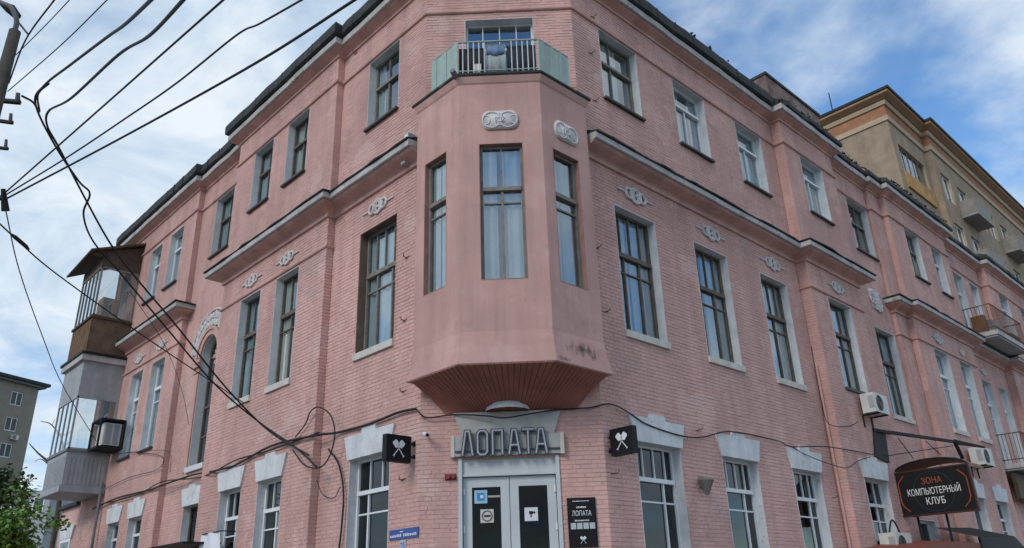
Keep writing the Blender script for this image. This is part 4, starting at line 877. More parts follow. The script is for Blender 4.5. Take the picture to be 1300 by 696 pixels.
# ------------------------------------------------------------------ glazed balconies on the left wing
def left_balcony():
    ya, yb, xo, xi = 25.35, 27.25, 6.45, 7.615
    Fr = Frame((xo, yb), (xo, ya)); Fn = Frame((xo, ya), (xi, ya)); L = Fr.len; D = Fn.len
    lo = thing('b', 'x', 'x'); bpy.data.objects.remove(lo)
    def slab(z0, z1, m, ov, nm): return MB().wbox(xo-ov, xi, ya-ov, yb+ov, z0, z1).build(nm, m, B)
    s1_ = slab(4.98, 5.16, M_GREYP, .06, 'balcony_slab'); 
    # lower balcony
    lb = MB(); lb.box(Fr, 0, L, -.03, 0, 5.16, 6.12); lb.box(Fn, .03, D, -.03, 0, 5.16, 6.12); lower = lb.build('balcony_parapet', M_GREYP, B)
    for j in range(9): MB().box(Fn, .06+j*(D-.1)/9, .06+j*(D-.1)/9+.075, .0005, .012, 5.2, 5.98).build('slat', M_GREYP, lower)
    for j in range(14): MB().box(Fr, .06+j*(L-.1)/14, .06+j*(L-.1)/14+.085, .0005, .012, 5.2, 5.98).build('slat', M_GREYP, lower)
    for F_, l in ((Fr, L), (Fn, D)): MB().box(F_, -.03, l+.0, -.05, .04, 6.12, 6.19).build('rail', M_GREYD, lower)
    def glazing(z0, z1, par, fm, nF, nN):
        for F_, l, k in ((Fr, L, nF), (Fn, D, nN)):
            fr = MB(); fr.box(F_, 0, l, -.05, .0, z0, z0+.05); fr.box(F_, 0, l, -.05, .0, z1-.05, z1)
            for j in range(k+1): x = min(max(l*j/k, .03), l-.03); fr.box(F_, x-.025, x+.025, -.05, -.002, z0+.05, z1-.05)
            wo = fr.build('window', fm, B)
            for j in range(k): MB().box(F_, l*j/k+.02, l*(j+1)/k-.02, -.03, -.024, z0+.045, z1-.045).build('pane', G_HI, wo)
    glazing(6.19, 7.75, lower, M_GREYP, 4, 2)
    hd = MB(); hd.box(Fr, 0, L, -.04, .0, 7.75, 8.84); hd.box(Fn, .04, D, -.04, .0, 7.75, 8.84); h = hd.build('balcony_panel', M_GREYP, B)
    slab(8.84, 9.02, M_FASC, .10, 'balcony_slab'); slab(9.022, 9.10, M_BLKM, .14, 'balcony_drip')
    up = MB(); up.box(Fr, 0, L, -.03, 0, 9.10, 10.22); upper = up.build('balcony_parapet', M_PLYW, B); up = MB(); up.box(Fn, .03, D, -.03, 0, 9.10, 10.22); upn = up.build('balcony_parapet', mat('dark_brown_board', (.12, .08, .055), .75, .3, 4, .2, 30), B)
    for j in range(10): MB().box(Fr, .02+j*L/10, .02+j*L/10+L/10-.03, .0005, .012, 9.14, 10.18).build('board', M_PLYW, upper)
    for F_, l in ((Fr, L), (Fn, D)): MB().box(F_, -.03, l, -.05, .05, 10.22, 10.30).build('rail', M_BROWN, upper)
    glazing(10.30, 11.95, upper, M_WOODG, 5, 2)
    hd = MB(); hd.box(Fr, 0, L, -.04, .0, 11.95, 12.25); hd.box(Fn, .04, D, -.04, .0, 11.95, 12.25); hd.build('balcony_panel', M_BROWN, B)
    # hipped roof with boards beneath
    rf = MB(); e = .42; zb = 12.22; xs = xo-e; za = 12.98
    a, b_, c, d = Vector((xs, ya-e*.3, zb+.1)), Vector((xs, yb+e, zb-.05)), Vector((xi, yb+e, za)), Vector((xi, ya-e*.3, za)); up_ = Vector((0, 0, .07))
    rf.v = [a, b_, c, d, a+up_, b_+up_, c+up_, d+up_]; rf.f = [(0, 1, 2, 3), (7, 6, 5, 4), (0, 4, 5, 1), (1, 5, 6, 2), (2, 6, 7, 3), (3, 7, 4, 0)]; rf.build('balcony_roof', M_BROWN, B, fix=True)
    gb = MB(); gb.prism(Fn, [(-.3, 12.25), (D, 12.25), (D, 12.9), (-.3, 12.35)], -.05, -.01); gb.build('balcony_gable', M_BROWN, B, fix=True)
    # junk inside the upper balcony
    jk = MB(); jk.wbox(6.7, 7.2, 25.5, 26.0, 9.12, 11.0); tag(jk.build('cardboard_box', mat('cardboard', (.32, .22, .14), .9, .15, 6)), 'tall cardboard box inside the brown glazed balcony', 'box')
left_balcony()
# ground-floor annexe beyond the balconies
an = thing('low_annexe', 'low pink single-storey annexe beyond the glazed balconies', 'building', (9.5, 28.4, 0))
mb = MB(); mb.wbox(7.64, 11, 27.42, 29.3, 0, 4.9); mb.build('wall', M_BRICK, an); mb = MB(); mb.wbox(7.5, 11, 27.42, 29.45, 4.9, 5.0); mb.build('roof', M_TAR, an)
Fa = Frame((7.64, 29.3), (7.64, 27.42)); o = MB().prism(Fa, [(.5, 3.95), (1.6, 3.95), (1.75, 4.3), (1.3, 4.42), (.8, 4.42), (.35, 4.3)], .0, .06).build('lintel', M_WHITE, an, fix=True); o = MB().box(Fa, .55, 1.55, .002, .05, 2.2, 3.94).build('window', M_PVC, an); MB().box(Fa, .65, 1.45, .051, .056, 2.3, 3.85).build('pane', G_LO, o)
dp = MB(); dp.tube([Vector((7.5, 25.3, 5.3)), Vector((7.5, 25.25, 4.9)), Vector((7.5, 25.2, 0.2))], .04, 8); dp.build('downpipe', M_GREYD, B)
# right-hand balconies
def iron_balcony(x0, x1, z, y, dp_, junk):
    F = Frame((x0, y), U=(1, 0)); W = x1-x0
    s = MB(); s.box(F, 0, W, 0, dp_, z-.16, z); s.build('balcony_slab', M_FASC, B); s = MB(); s.box(F, .05, W-.05, .02, dp_-.05, z-.22, z-.162); s.build('balcony_soffit', M_GREYP, B)
    rl = MB()
    for zz in (z+.12, z+.95):
        rl.tube([F.p(.03, 0, zz), F.p(.03, dp_-.03, zz), F.p(W-.03, dp_-.03, zz), F.p(W-.03, 0, zz)], .02, 6)
    ro = rl.build('balcony_railing', M_RUST, B); n = int(W/.13)
    for j in range(n+1): MB().tube([F.p(.03+(W-.06)*j/n, dp_-.03, z), F.p(.03+(W-.06)*j/n, dp_-.03, z+.95)], .009, 5).build('bar', M_RUST, ro)
    for j in range(1, 8): MB().tube([F.p(.03, (dp_-.03)*j/8, z), F.p(.03, (dp_-.03)*j/8, z+.95)], .009, 5).build('bar', M_RUST, ro)
    if junk:
        for q in range(junk):
            u = .25+q*.55; h = random.uniform(.5, .9); o = MB(); o.prism(F, [(u, z+.01), (u+.42, z+.01), (u+.40, z+h), (u+.04, z+h*.93)], .2, .2+random.uniform(.3, .5))
            tag(o.build('storage_box', [M_PLYW, M_GREYD, M_BROWN, M_GREYP][q % 4], fix=True), ['worn brown board crate', 'dark grey plastic tub', 'dark brown wooden crate', 'grey metal box'][q % 4]+' stored on the top rusty balcony at the far right', 'box')
iron_balcony(29.9, 33.4, 9.85, 8.0, 1.0, 4)
iron_balcony(29.6, 33.4, 5.35, 8.0, .9, 0)
F = FR['Re']; bs = thing('brown_shop_sign', 'dark brown shop sign with faded gold print under the lower rusty balcony', 'sign', F.p(.5, 0, 4.2)); MB().box(F, .4, 3.9, .3, .42, 4.25, 5.05).build('board', mat('dark_brown_sign', (.045, .03, .012), .6, .5, 5), bs)
mb = MB()
for j in range(14): mb.ring(F, .6+j*.23, 4.62+random.uniform(-.12, .12), .421, random.uniform(.05, .10), .010, 12, 1, 4)
mb.build('faded_print', mat('faded_gold', (.22, .14, .03), .6), bs)

# attic over the right-hand projection, pot on the left roof
at = MB(); FA = Frame((17.3, 7.75), U=(1, 0)); at.box(FA, 0, 3.05, -.9, 0, 13.6, 14.66); a_ = at.build('attic_wall', mat('stained_attic_plaster', (.20, .13, .115), .9, .35, 3, .4, 30, dirt=(.34, .30, .28), dirt_amt=.6, dscale=2), B)
at = MB(); at.box(FA, -.03, 3.08, -.95, .04, 14.66, 14.74); at.build('attic_coping', M_TAR, B)
# small fittings
def fitting(name, F, u, z, label, cat, kind):
    P = thing(name, label, cat, F.p(u, 0, z))
    if kind == 'cctv':
        MB().tube([F.p(u, 0, z), F.p(u, .10, z-.02)], .014, 6).build('bracket', M_PVC, P); MB().tube([F.p(u-.02, .09, z-.03), F.p(u+.05, .26, z-.08)], [.035, .032], 10).build('housing', M_PVC, P); MB().tube([F.p(u+.05, .26, z-.08), F.p(u+.056, .275, z-.085)], .026, 10).build('lens', M_BLACK, P)
    elif kind == 'alarm':
        mb = MB(); mb.tube([F.p(u-.04, .0, z), F.p(u-.04, .07, z)], .036, 10); mb.tube([F.p(u+.045, .0, z), F.p(u+.045, .06, z)], .032, 10); mb.build('lamp', mat('red_plastic', (.25, .02, .02), .4), P); MB().box(F, u-.09, u+.09, 0, .02, z-.045, z+.045).build('base', mat('dark_red_plastic', (.12, .02, .02), .5), P)
    elif kind == 'lamp':
        MB().box(F, u-.05, u+.05, 0, .05, z-.02, z+.14).build('base', M_GREYD, P); K = 10
        mb = MB(); mb.tube([F.p(u, .13, z+.12), F.p(u, .13, z+.08), F.p(u, .12, z-.17)], [.10, .14, .03], 10); mb.build('shade', mat('dull_grey_shade', (.15, .14, .14), .5, .2, 8), P)
    elif kind == 'hook':
        MB().tube([F.p(u, -.01, z), F.p(u, .08, z-.005), F.p(u+.02, .10, z+.02), F.p(u+.02, .095, z+.045)], .008, 6).build('shank', M_RUST, P); MB().tube([F.p(u-.07, .004, z-.015), F.p(u+.07, .012, z+.01)], .006, 5).build('tie', M_RUST, P)
    elif kind == 'flood':
        MB().box(F, u-.07, u+.07, .02, .18, z-.12, z+.12).build('housing', M_GREYP, P); MB().box(F, u-.02, u+.02, -.0, .02, z-.08, z+.08).build('bracket', M_BLKM, P); MB().box(F, u-.055, u+.055, .181, .186, z-.10, z+.10).build('lens', M_GREYW, P)
    return P
Fc = FR['CH']; u, z = Fc.px(541, 550); fitting('security_camera', Fc, u, z, 'small white security camera on the brick beside the corner door lintel', 'camera', 'cctv')
u, z = Fc.px(572, 606); fitting('alarm_beacon', Fc, u, z, 'small red alarm beacon beside the corner door frame', 'beacon', 'alarm')
F = FR['Ra']; u, z = F.px(889, 617); fitting('wall_lamp', F, u, z, 'grey cone wall lamp between two ground-floor windows', 'lamp', 'lamp')
hk = [('Ra', 886, 546, 'on the pink wall above the cone wall lamp'), ('Ra', 779, 601, 'under the hanging sign above the menu board'), ('Ra', 757, 315, 'right of the oriel, level with the middle of its windows'), ('Ra', 768, 396, 'right of the oriel, below the level of its windows'),
      ('Ra', 752, 22, 'above the top-floor string course near the corner balcony'), ('Ra', 750, 68, 'level with the green balcony panel on the right-hand facade'), ('Ra', 755, 128, 'just above the cornice where it meets the right side of the oriel'), ('La', 512, 609, 'under the hanging sign above the blue street plate'),
      ('La', 517, 327, 'left of the oriel, beside the top of the dark-revealed window'), ('La', 514, 407, 'left of the oriel, beside the foot of the dark-revealed window'), ('La', 513, 497, 'left of the oriel skirt above the wall cable'), ('La', 452, 68, 'high under the roof beside the left projection'), ('Rb', 1057, 632, 'beside the ground-floor window with the air conditioner')]
for k, x, y, wh in hk:
    u, z = FR[k].px(x, y); fitting('wall_hook', FR[k], u, z, 'rusty iron hook '+wh, 'hook', 'hook')['group'] = 'rusty hooks in the pink walls'
u, z = FR['La'].px(515, 158, .2); fitting('floodlight', FR['La'], u, 9.78, 'grey floodlight standing on the cornice beside the oriel', 'floodlight', 'flood')
u, z = FR['La'].px(516, 203, .1); fitting('floodlight', FR['La'], u, z, 'small grey floodlight fixed under the cornice beside the oriel', 'floodlight', 'flood')
# white cloth and dark canopy at the foot of the left wing
F = FR['Lc']; mb = MB(); (u0, z0), (u1, z1) = FR['M'].px(254, 700, .3), FR['M'].px(281, 674, .3); k = 8
cl = thing('white_banner', 'crumpled white banner hanging low on the left wing', 'banner', FR['M'].p(u0, .3, z0)); 
for j in range(k+1):
    for i in range(4): mb.v.append(FR['M'].p(u0+(u1-u0)*j/k, .3+.04*math.sin(j*1.3+i), z0-.5+(z1-z0+.5)*i/3))
mb.f = [(4*j+i, 4*j+4+i, 4*j+5+i, 4*j+i+1) for j in range(k) for i in range(3)]; mb.build('fabric', mat('white_fabric', (.70, .71, .76), .8, .05, 5), cl, True)
MB().tube([FR['M'].p(u0, 0, z1), FR['M'].p(u0, .3, z1), FR['M'].p(u1, .3, z1), FR['M'].p(u1, 0, z1)], .012, 6).build('rod', M_BLKM, cl)
ca = thing('dark_canopy', 'flat dark canopy over a side entrance on the left wing', 'canopy', (7.4, 20.6, 2.6)); a = onX(172, 691, 6.7); b = onX(240, 689, 6.7); mb = MB(); a.z -= .13; mb.wbox(6.7, 7.5, b.y+.3, a.y, a.z-.05, a.z); mb.build('canopy_sheet', M_BLKM, ca)
mb = MB(); mb.tube([Vector((6.8, a.y-.1, 0)), Vector((6.8, a.y-.1, a.z-.09))], .03, 8); mb.tube([Vector((6.8, b.y+.1, 0)), Vector((6.8, b.y+.1, a.z-.09))], .03, 8); mb.build('canopy_post', M_BLKM, ca)

# ------------------------------------------------------------------ other buildings
def yellow_block():
    x0, y0, z1 = 39.3, 11.5, 26.4; P = thing('yellow_apartment_block', 'tall yellow-beige apartment block with orange banded cornice behind the pink building', 'building', (60, 17, 0))
    ye = mat('yellow_beige_brick', (.33, .25, .175), .85, .2, 1.5, .2, 40, streak=.4); oc = mat('orange_brick_band', (.34, .165, .09), .85, .2, 3, .2, 40); cr = mat('cream_band', (.46, .36, .25), .85, .1, 3)
    X1 = 95; Fe = Frame((x0, y0+16), (x0, y0)); step = 5.0
    Ff = Frame((x0, y0), U=(1, 0)); Fb = Frame((x0+step, y0-.35), U=(1, 0)); fl = [z1-2.75-3.2*i for i in range(7)]
    cols = {0: (Ff, step, [(.75, 4.35, 'log')]), 1: (Fb, X1-x0-step, [(.7, 2.2, 'win'), (3.3, 4.9, 'door'), (6.1, 7.5, 'win'), (8.3, 9.7, 'win'), (11.0, 12.6, 'door'), (13.9, 15.3, 'win'), (16.4, 18.0, 'door'), (19.4, 20.8, 'win'), (21.8, 23.2, 'win'), (24.4, 26.0, 'door'), (27.4, 28.8, 'win'), (30, 31.4, 'win')])}
    for F_, L_, cs in cols.values():
        ops = [(a, b, z-1.75 if t != 'door' else z-2.2, z) for a, b, t in cs for z in fl]; mb = MB()
        for a, b, c, d in wall_cells(L_, 0, z1-1.2, ops): mb.quad(F_.p(a, 0, c), F_.p(b, 0, c), F_.p(b, 0, d), F_.p(a, 0, d))
        mb.build('wall', ye, P)
    mb = MB(); mb.quad(Fe.p(0, 0, 0), Fe.p(16, 0, 0), Fe.p(16, 0, z1-1.2), Fe.p(0, 0, z1-1.2)); Fr_ = Frame((x0+step, y0), (x0+step, y0-.35)); mb.quad(Fr_.p(0, 0, 0), Fr_.p(.35, 0, 0), Fr_.p(.35, 0, z1-1.2), Fr_.p(0, 0, z1-1.2)); mb.build('wall', ye, P)
    bk = MB(); bk.box(Ff, .3, X1-x0, -1.2, -1.1, 0, z1-1); bk.build('inner_wall', M_ROOM, P)
    pl = [(x0, y0+16), (x0, y0), (x0+step, y0), (x0+step, y0-.35), (X1, y0-.35)]
    for nm, pf, m in (('cornice_band', [(0, z1-1.65), (.08, z1-1.64), (.10, z1-1.36), (0, z1-1.35)], cr), ('cornice_band', [(0, z1-1.348), (.05, z1-1.348), (.05, z1-.72), (0, z1-.72)], oc), ('cornice_band', [(0, z1-.718), (.14, z1-.71), (.2, z1-.55), (.2, z1-.48), (0, z1-.478)], cr), ('cornice_band', [(0, z1-.476), (.25, z1-.46), (.55, z1-.28), (.55, z1-.14), (0, z1-.14)], mat('ochre_band', (.32, .20, .12), .85, .15, 3)), ('roof_edge', [(0, z1-.138), (.62, z1-.13), (.64, z1), (0, z1+.3)], M_TAR)):
        sweep(pl, pf).build(nm, m, P)
    rf = MB(); rf.wbox(x0+.1, X1, y0+.1, y0+15.9, z1-.3, z1+.2); rf.build('roof', M_TAR, P)
    for F_, L_, cs in cols.values():
        for fi, z in enumerate(fl[:4]):
            for a, b, t in cs:
                zb = z-1.75 if t != 'door' else z-2.2; fr = MB(); e = .07; d = -.12
                fr.box(F_, a, b, d-.05, d, zb, zb+e); fr.box(F_, a, b, d-.05, d, z-e, z); k = 5 if t == 'log' else 2
                for j in range(k+1): x = min(max(a+(b-a)*j/k, a+.035), b-.035); fr.box(F_, x-.035, x+.035, d-.05, d+.001, zb+e, z-e)
                wo = fr.build('window', M_WOODG if t == 'log' else M_PVC, P)
                for j in range(k): MB().box(F_, a+(b-a)*j/k+.03, a+(b-a)*(j+1)/k-.03, d-.03, d-.022, zb+e, z-e).build('pane', G_HI, wo)
                rv = MB(); rv.box(F_, a-.02, a, -.3, .002, zb, z); rv.box(F_, b, b+.02, -.3, .002, zb, z); rv.box(F_, a, b, -.3, .002, z, z+.02); rv.build('reveal', cr, wo)
                if t == 'log': s = MB(); s.box(F_, a-.1, b+.1, .0, .10, zb-.95, zb-.02); s.build('loggia_parapet', mat('amber_board', (.45, .24, .07), .7, .35, 2), P)
                if t == 'door':
                    s = MB(); s.box(F_, a-.6, b+.6, 0, .85, zb-.16, zb-.02); so_ = s.build('balcony_slab', M_CONC, P); s = MB(); s.box(F_, a-.55, b+.55, .77, .82, zb, zb+.9); s.box(F_, a-.57, a-.52, .0, .82, zb, zb+.9); s.box(F_, b+.52, b+.57, 0, .82, zb, zb+.9); s.build('balcony_parapet', mat('pale_balcony_panel', (.27, .25, .22), .7, .25, 3, streak=.5), so_)
    an_ = MB(); an_.tube([Vector((x0+1, y0+3, z1)), Vector((x0+1, y0+3, z1+2.2))], .03, 6); an_.build('aerial', M_BLKM, P)
yellow_block()
def beige_block():
    d = 95; c = atw(50, 491, d); l = atw(0, 478, d*.955); dr = Vector((l.x-c.x, l.y-c.y)).normalized(); zt = c.z
    A = (c.x+dr.x*26, c.y+dr.y*26); P = thing('beige_apartment_block', 'grey-beige apartment block with overhanging roof far down the left street', 'building', (A[0], A[1], 0))
    F = Frame(A, (c.x, c.y)); L = F.len; wm = mat('grey_beige_render', (.25, .225, .185), .9, .12, 1.5, streak=.3); fl = [zt-1.2-3.0*i for i in range(7)]
    ops = [(L-3.2-3.1*j, L-1.75-3.1*j, z-1.6, z) for j in range(7) for z in fl]
    mb = MB()
    for a, b, e, f in wall_cells(L, 0, zt, ops): mb.quad(F.p(a, 0, e), F.p(b, 0, e), F.p(b, 0, f), F.p(a, 0, f))
    Fs = Frame((c.x, c.y), U=(-F.N.x, -F.N.y)); mb.quad(Fs.p(0, 0, 0), Fs.p(14, 0, 0), Fs.p(14, 0, zt), Fs.p(0, 0, zt)); mb.build('wall', wm, P)
    bk = MB(); bk.box(F, .1, L-.1, -1.0, -.9, 0, zt); bk.build('inner_wall', M_ROOM, P)
    r = MB(); r.box(F, -.8, L+.9, -14, .8, zt, zt+.35); r.build('roof', M_TAR, P); r = MB(); r.box(F, -.8, L+.6, -14, .5, zt-.25, zt-.002); r.build('eaves', M_GREYD, P)
    for (a, b, e, f) in ops:
        if a < L-10: continue
        w_ = MB(); m = (a+b)/2; w_.box(F, a, b, -.15, -.08, e, e+.1); w_.box(F, a, b, -.15, -.08, f-.1, f); w_.box(F, a, a+.1, -.15, -.079, e+.1, f-.1); w_.box(F, b-.1, b, -.15, -.079, e+.1, f-.1); w_.box(F, m-.04, m+.04, -.15, -.079, e+.1, f-.1)
        wo = w_.build('window', M_PVC, P)
        for p, q in ((a+.1, m-.05), (m+.05, b-.1)): MB().box(F, p, q, -.13, -.12, e+.1, f-.1).build('pane', G_LO, wo)
    F2 = F; a, b, e, f = ops[1][0], ops[1][1], ops[1][2], ops[1][3]
    t = thing('air_conditioner', 'tiny white air conditioner on the far beige apartment block', 'air conditioner', F.p(L-2, 0, e-.9)); MB().box(F, L-2.3, L-1.5, .05, .4, e-.95, e-.4).build('casing', M_AC, t); MB().box(F, L-2.25, L-1.85, .4, .41, e-.9, e-.45).build('fan', M_GREYD, t)
beige_block()
def far_house():
    d = 70; a = atw(25, 640, d); b = atw(66, 622, d); F = Frame((a.x, a.y), (b.x, b.y)); z = b.z; P = thing('far_house', 'small pale blue-grey house with dark roof beyond the tree', 'house', (a.x, a.y, 0)); L = F.len
    mb = MB(); mb.box(F, -6, L, -8, 0, 0, z); mb.build('wall', mat('blue_grey_render', (.34, .37, .40), .9, .1, 2), P); r = MB(); r.prism(Frame(F.p(-6.4, 0, 0).xy, U=(-F.N.x, -F.N.y)), [(-.5, z), (8.5, z), (4, z+2.2)], -(L+6.8), 0); r.build('roof', mat('slate_grey_roof', (.10, .10, .11), .8, .2, 2), P, fix=True)
    for j in range(4): w_ = MB().box(F, L-1.6-j*2.2, L-.5-j*2.2, .0, .05, z-1.9, z-.5).build('window', M_PVC, P); MB().box(F, L-1.5-j*2.2, L-.6-j*2.2, .051, .06, z-1.8, z-.6).build('pane', G_LO, w_)
far_house()

# ------------------------------------------------------------------ trees
def leaf_mat(n, c):
    m = mat(n, c, .6, .35, 3, island=.35, spec=.3); return m
def tree(base, h, crown_c, crown_r, nleaf, lsize, label, m, seed):
    rnd = random.Random(seed); P = thing('leafy_tree', label, 'tree', base)
    tk = MB(); b = Vector(base); top = Vector(crown_c)
    tk.tube(smooth_path([b, b.lerp(top, .35)+Vector((.15, -.1, 0)), b.lerp(top, .7)+Vector((-.1, .12, 0)), top], 4), [.2-.013*i for i in range(13)], 8)
    tips = []
    for j in range(16):
        a = rnd.uniform(0, 6.28); el = rnd.uniform(-.2, 1.0); r = rnd.uniform(.55, .95)
        tip = top+Vector((math.cos(a)*math.cos(el)*crown_r[0]*r, math.sin(a)*math.cos(el)*crown_r[1]*r, math.sin(el)*crown_r[2]*r)); st = b.lerp(top, rnd.uniform(.5, .98)); mid = st.lerp(tip, .5)+Vector((rnd.uniform(-.2, .2), rnd.uniform(-.2, .2), .15))
        tk.tube(smooth_path([st, mid, tip], 4), [.05-.005*i for i in range(9)], 6); tips += [mid, tip, mid.lerp(tip, .5)]
    tk.build('trunk', mat('bark', (.10, .075, .055), .9, .3, 8, .5, 40), P, True)
    n = nleaf; cs = []
    for j in range(70):
        t = rnd.choice(tips); cs.append((t+Vector((rnd.gauss(0, .35), rnd.gauss(0, .35), rnd.gauss(0, .3))), rnd.uniform(.18, .42)))
    V = []; Fc_ = []
    for j in range(n):
        c, r = rnd.choice(cs); d = Vector((rnd.gauss(0, 1), rnd.gauss(0, 1), rnd.gauss(0, .8))).normalized()*r*rnd.random()**.4; p = c+d
        ax = Vector((rnd.gauss(0, 1), rnd.gauss(0, 1), rnd.gauss(-.4, .6))).normalized(); sd = ax.cross(Vector((rnd.gauss(0, .5), rnd.gauss(0, .5), 1))).normalized(); L = lsize*rnd.uniform(.6, 1.3); i = len(V)
        V += [p, p+ax*L*.45+sd*L*.28, p+ax*L, p+ax*L*.45-sd*L*.28]; Fc_.append((i, i+1, i+2, i+3))
    lb = MB(); lb.v = V; lb.f = Fc_; o = lb.build('crown', m, P); o['kind'] = 'stuff'
c = atw(10, 688, 17.5); tree((c.x+.2, c.y+.3, 0), 5, c+Vector((0, 0, .0)), (.55, .6, .58), 6000, .14, 'bright green leafy tree at the foot of the left street', leaf_mat('bright_leaves', (.14, .25, .05)), 3)
c2 = atw(-28, 628, 20); tree((c2.x, c2.y, 0), 6, c2, (.75, .9, .9), 6000, .14, 'darker green leafy tree standing behind the bright green tree', leaf_mat('dark_leaves', (.05, .10, .025)), 9)
def bare_branch():
    d = 40; P = thing('bare_tree', 'thin bare tree with leafless branches beyond the grey balcony', 'tree', (atw(75, 696, d).x, atw(75, 696, d).y, 0)); q = lambda x, y: atw(x, y, d)
    t = MB(); b0 = Vector((q(75, 640).x, q(75, 640).y, 0)); t.tube(smooth_path([b0, q(75, 640), q(66, 600), q(60, 585)], 4), [.14-.006*i for i in range(13)], 6); t.build('trunk', M_BROWN, P, True)
    for pts, r in (([(60, 585), (48, 575), (37, 563)], .06), ([(62, 590), (52, 583), (44, 586)], .03), ([(68, 605), (80, 565), (66, 540), (52, 535)], .05), ([(72, 550), (84, 552), (92, 545)], .03), ([(78, 570), (88, 560), (90, 545)], .025), ([(66, 540), (70, 532)], .015)):
        pp_ = smooth_path([q(*a) for a in pts], 4); MB().tube(pp_, [r*(1-.7*i/len(pp_)) for i in range(len(pp_))], 6).build('branch', M_BROWN, P, True)
bare_branch()

# ------------------------------------------------------------------ pole and cables
def pole():
    d = 11.0; top = atw(19, 40, d); P = thing('utility_pole', 'weathered grey utility pole with curved lamp arm and insulators', 'pole', (top.x, top.y, 0))
    MB().tube([Vector((top.x, top.y, 0)), Vector((top.x, top.y, top.z*.6)), top], [.14, .11, .075], 12).build('shaft', mat('weathered_pole', (.06, .052, .046), .9, .3, 5, .4, 40), P, True)
    q = lambda x, y, k=0: atw(x, y, d+k)
    MB().tube(smooth_path([top, q(21, 25), q(14, 10), q(2, 4), q(-30, -10)], 5), .035, 8).build('lamp_arm', M_GREYD, P, True)
    MB().tube([q(0, 3, .05), q(13, 11, .05), q(23, 22, .05)], [.03, .075, .05], 6).build('arm_cover', M_BLKM, P)
    for (x0, y0, x1, y1, s) in ((-8, 127, 25, 130, .06), (-12, 152, 16, 156, .045), (-18, 186, 10, 189, .04)):
        MB().tube([q(x0, y0), q(x1, y1)], s*.7, 6).build('crossarm', M_BLKM, P); MB().tube([q(x1-3, y1), q(x1-2, y1-12)], [s*.6, s*.45], 8).build('insulator', M_GREYD, P)
    MB().tube([q(-42, 246), q(6, 252)], .04, 6).build('crossarm', M_BLKM, P); MB().tube([q(4, 240), q(7, 268)], [.03, .055], 8).build('insulator', M_BLKM, P)
pole()
def cable(pts, r, label, name='overhead_cable', cat='cable', grp=None, seg=6, sub=8):
    o = MB().tube(smooth_path(pts, sub), r, seg).build(name, M_CABLE, None, True); tag(o, label, cat, grp); return o
A_ = atw
wl = lambda k, x, y, n=.06: FR[k].hit(x, y, n)
cable([A_(200, -8, 6), A_(160, 30, 7.5), (A_(135, 48, 8.5)), A_(90, 82, 10), A_(57, 108, 11.2), A_(45, 132, 11.6), A_(70, 185, 12.2), A_(100, 230, 12.8), A_(114, 246, 13), A_(106, 272, 13.3), A_(118, 306, 13.7), A_(152, 346, 14), A_(210, 415, 14.5), A_(272, 487, 15), A_(325, 533, 15.4), wl('M', 375, 568, .12), wl('M', 402, 593, .15)], .017, 'thick black twisted cable kinked near the pole and dropping to the left wing')
cable([A_(240, -8, 6), A_(190, 45, 7.5), A_(150, 70, 8.6), A_(90, 125, 10.5), A_(62, 141, 11.5), A_(60, 160, 11.8), A_(75, 188, 12.2), A_(107, 250, 13), A_(138, 306, 13.6), A_(167, 346, 13.9), A_(225, 415, 14.4), A_(285, 490, 14.9), A_(340, 546, 15.3), wl('M', 392, 578, .12)], .017, 'thick black cable running just right of the twisted cable to the left wing')
cable([A_(62, 106, 11.2), A_(48, 120, 11.4), A_(50, 142, 11.8), A_(42, 130, 11.3), A_(28, 122, 11.0)], .016, 'short black cable loop tying the thick cables to the pole arm')
cable([A_(288, -4, 7), A_(140, 127, 9), A_(5, 246, 11)], .011, 'straight thin wire slanting up from the lower pole insulator, steepest of three')
cable([A_(390, -4, 7), A_(330, 30, 7.6), A_(300, 45, 8), A_(225, 105, 8.8), A_(160, 150, 9.5), A_(85, 200, 10.3), A_(5, 249, 11)], .011, 'wavy thin wire slanting up from the lower pole insulator between two straight ones')
cable([A_(455, -3, 6.5), A_(325, 80, 7.6), A_(160, 172, 9.4), A_(7, 253, 11)], .014, 'straight black wire slanting up from the lower pole insulator, longest of three')
cable([A_(-8, 277, 10.5), A_(20, 303, 11), A_(72, 348, 12), A_(190, 432, 14), wl('M', 310, 512, .08)], .011, 'thin black wire with a joint slanting down to the left wing')
jt = MB(); jt.tube([A_(14, 297, 10.9), A_(19, 301, 10.95), A_(33, 313, 11.15), A_(37, 317, 11.2)], [.012, .03, .028, .012], 8); tag(jt.build('cable_joint', M_CABLE, None, True), 'thick black splice on the thin wire near the pole', 'cable joint')
cable([A_(7, 266, 11), A_(25, 345, 12.5), A_(55, 430, 15), A_(80, 490, 18), A_(122, 560, 22)], .009, 'very thin wire hanging from the lower pole insulator to the caged air conditioner')
cable([A_(72, -4, 9), A_(33, 50, 10), A_(11, 106, 11)], .010, 'thin wire rising steeply past the lamp arm of the pole')
cable([A_(92, -4, 9), A_(60, 30, 9.6), A_(18, 72, 10.7)], .006, 'hair-thin wire rising from the pole beside the lamp arm')
cable([A_(140, -4, 8.5), A_(80, 55, 9.6), A_(10, 116, 11)], .007, 'hair-thin wire rising from the upper pole arm')
cable([A_(220, -4, 7.5), A_(130, 60, 9)], .006, 'hair-thin wire running alongside the twisted cable') if 0 else None
cable([A_(23, 28, 10.9), A_(31, 38, 10.7), A_(36, 44, 10.4)], .014, 'short dropper chain hanging from the lamp arm')
cable([A_(-6, 443, 13), A_(60, 442, 15), wl('Ld', 150, 444, .25), wl('Ld', 210, 447, .1)], .006, 'hair-thin wire stretched level past the grey glazed balcony') if 0 else None
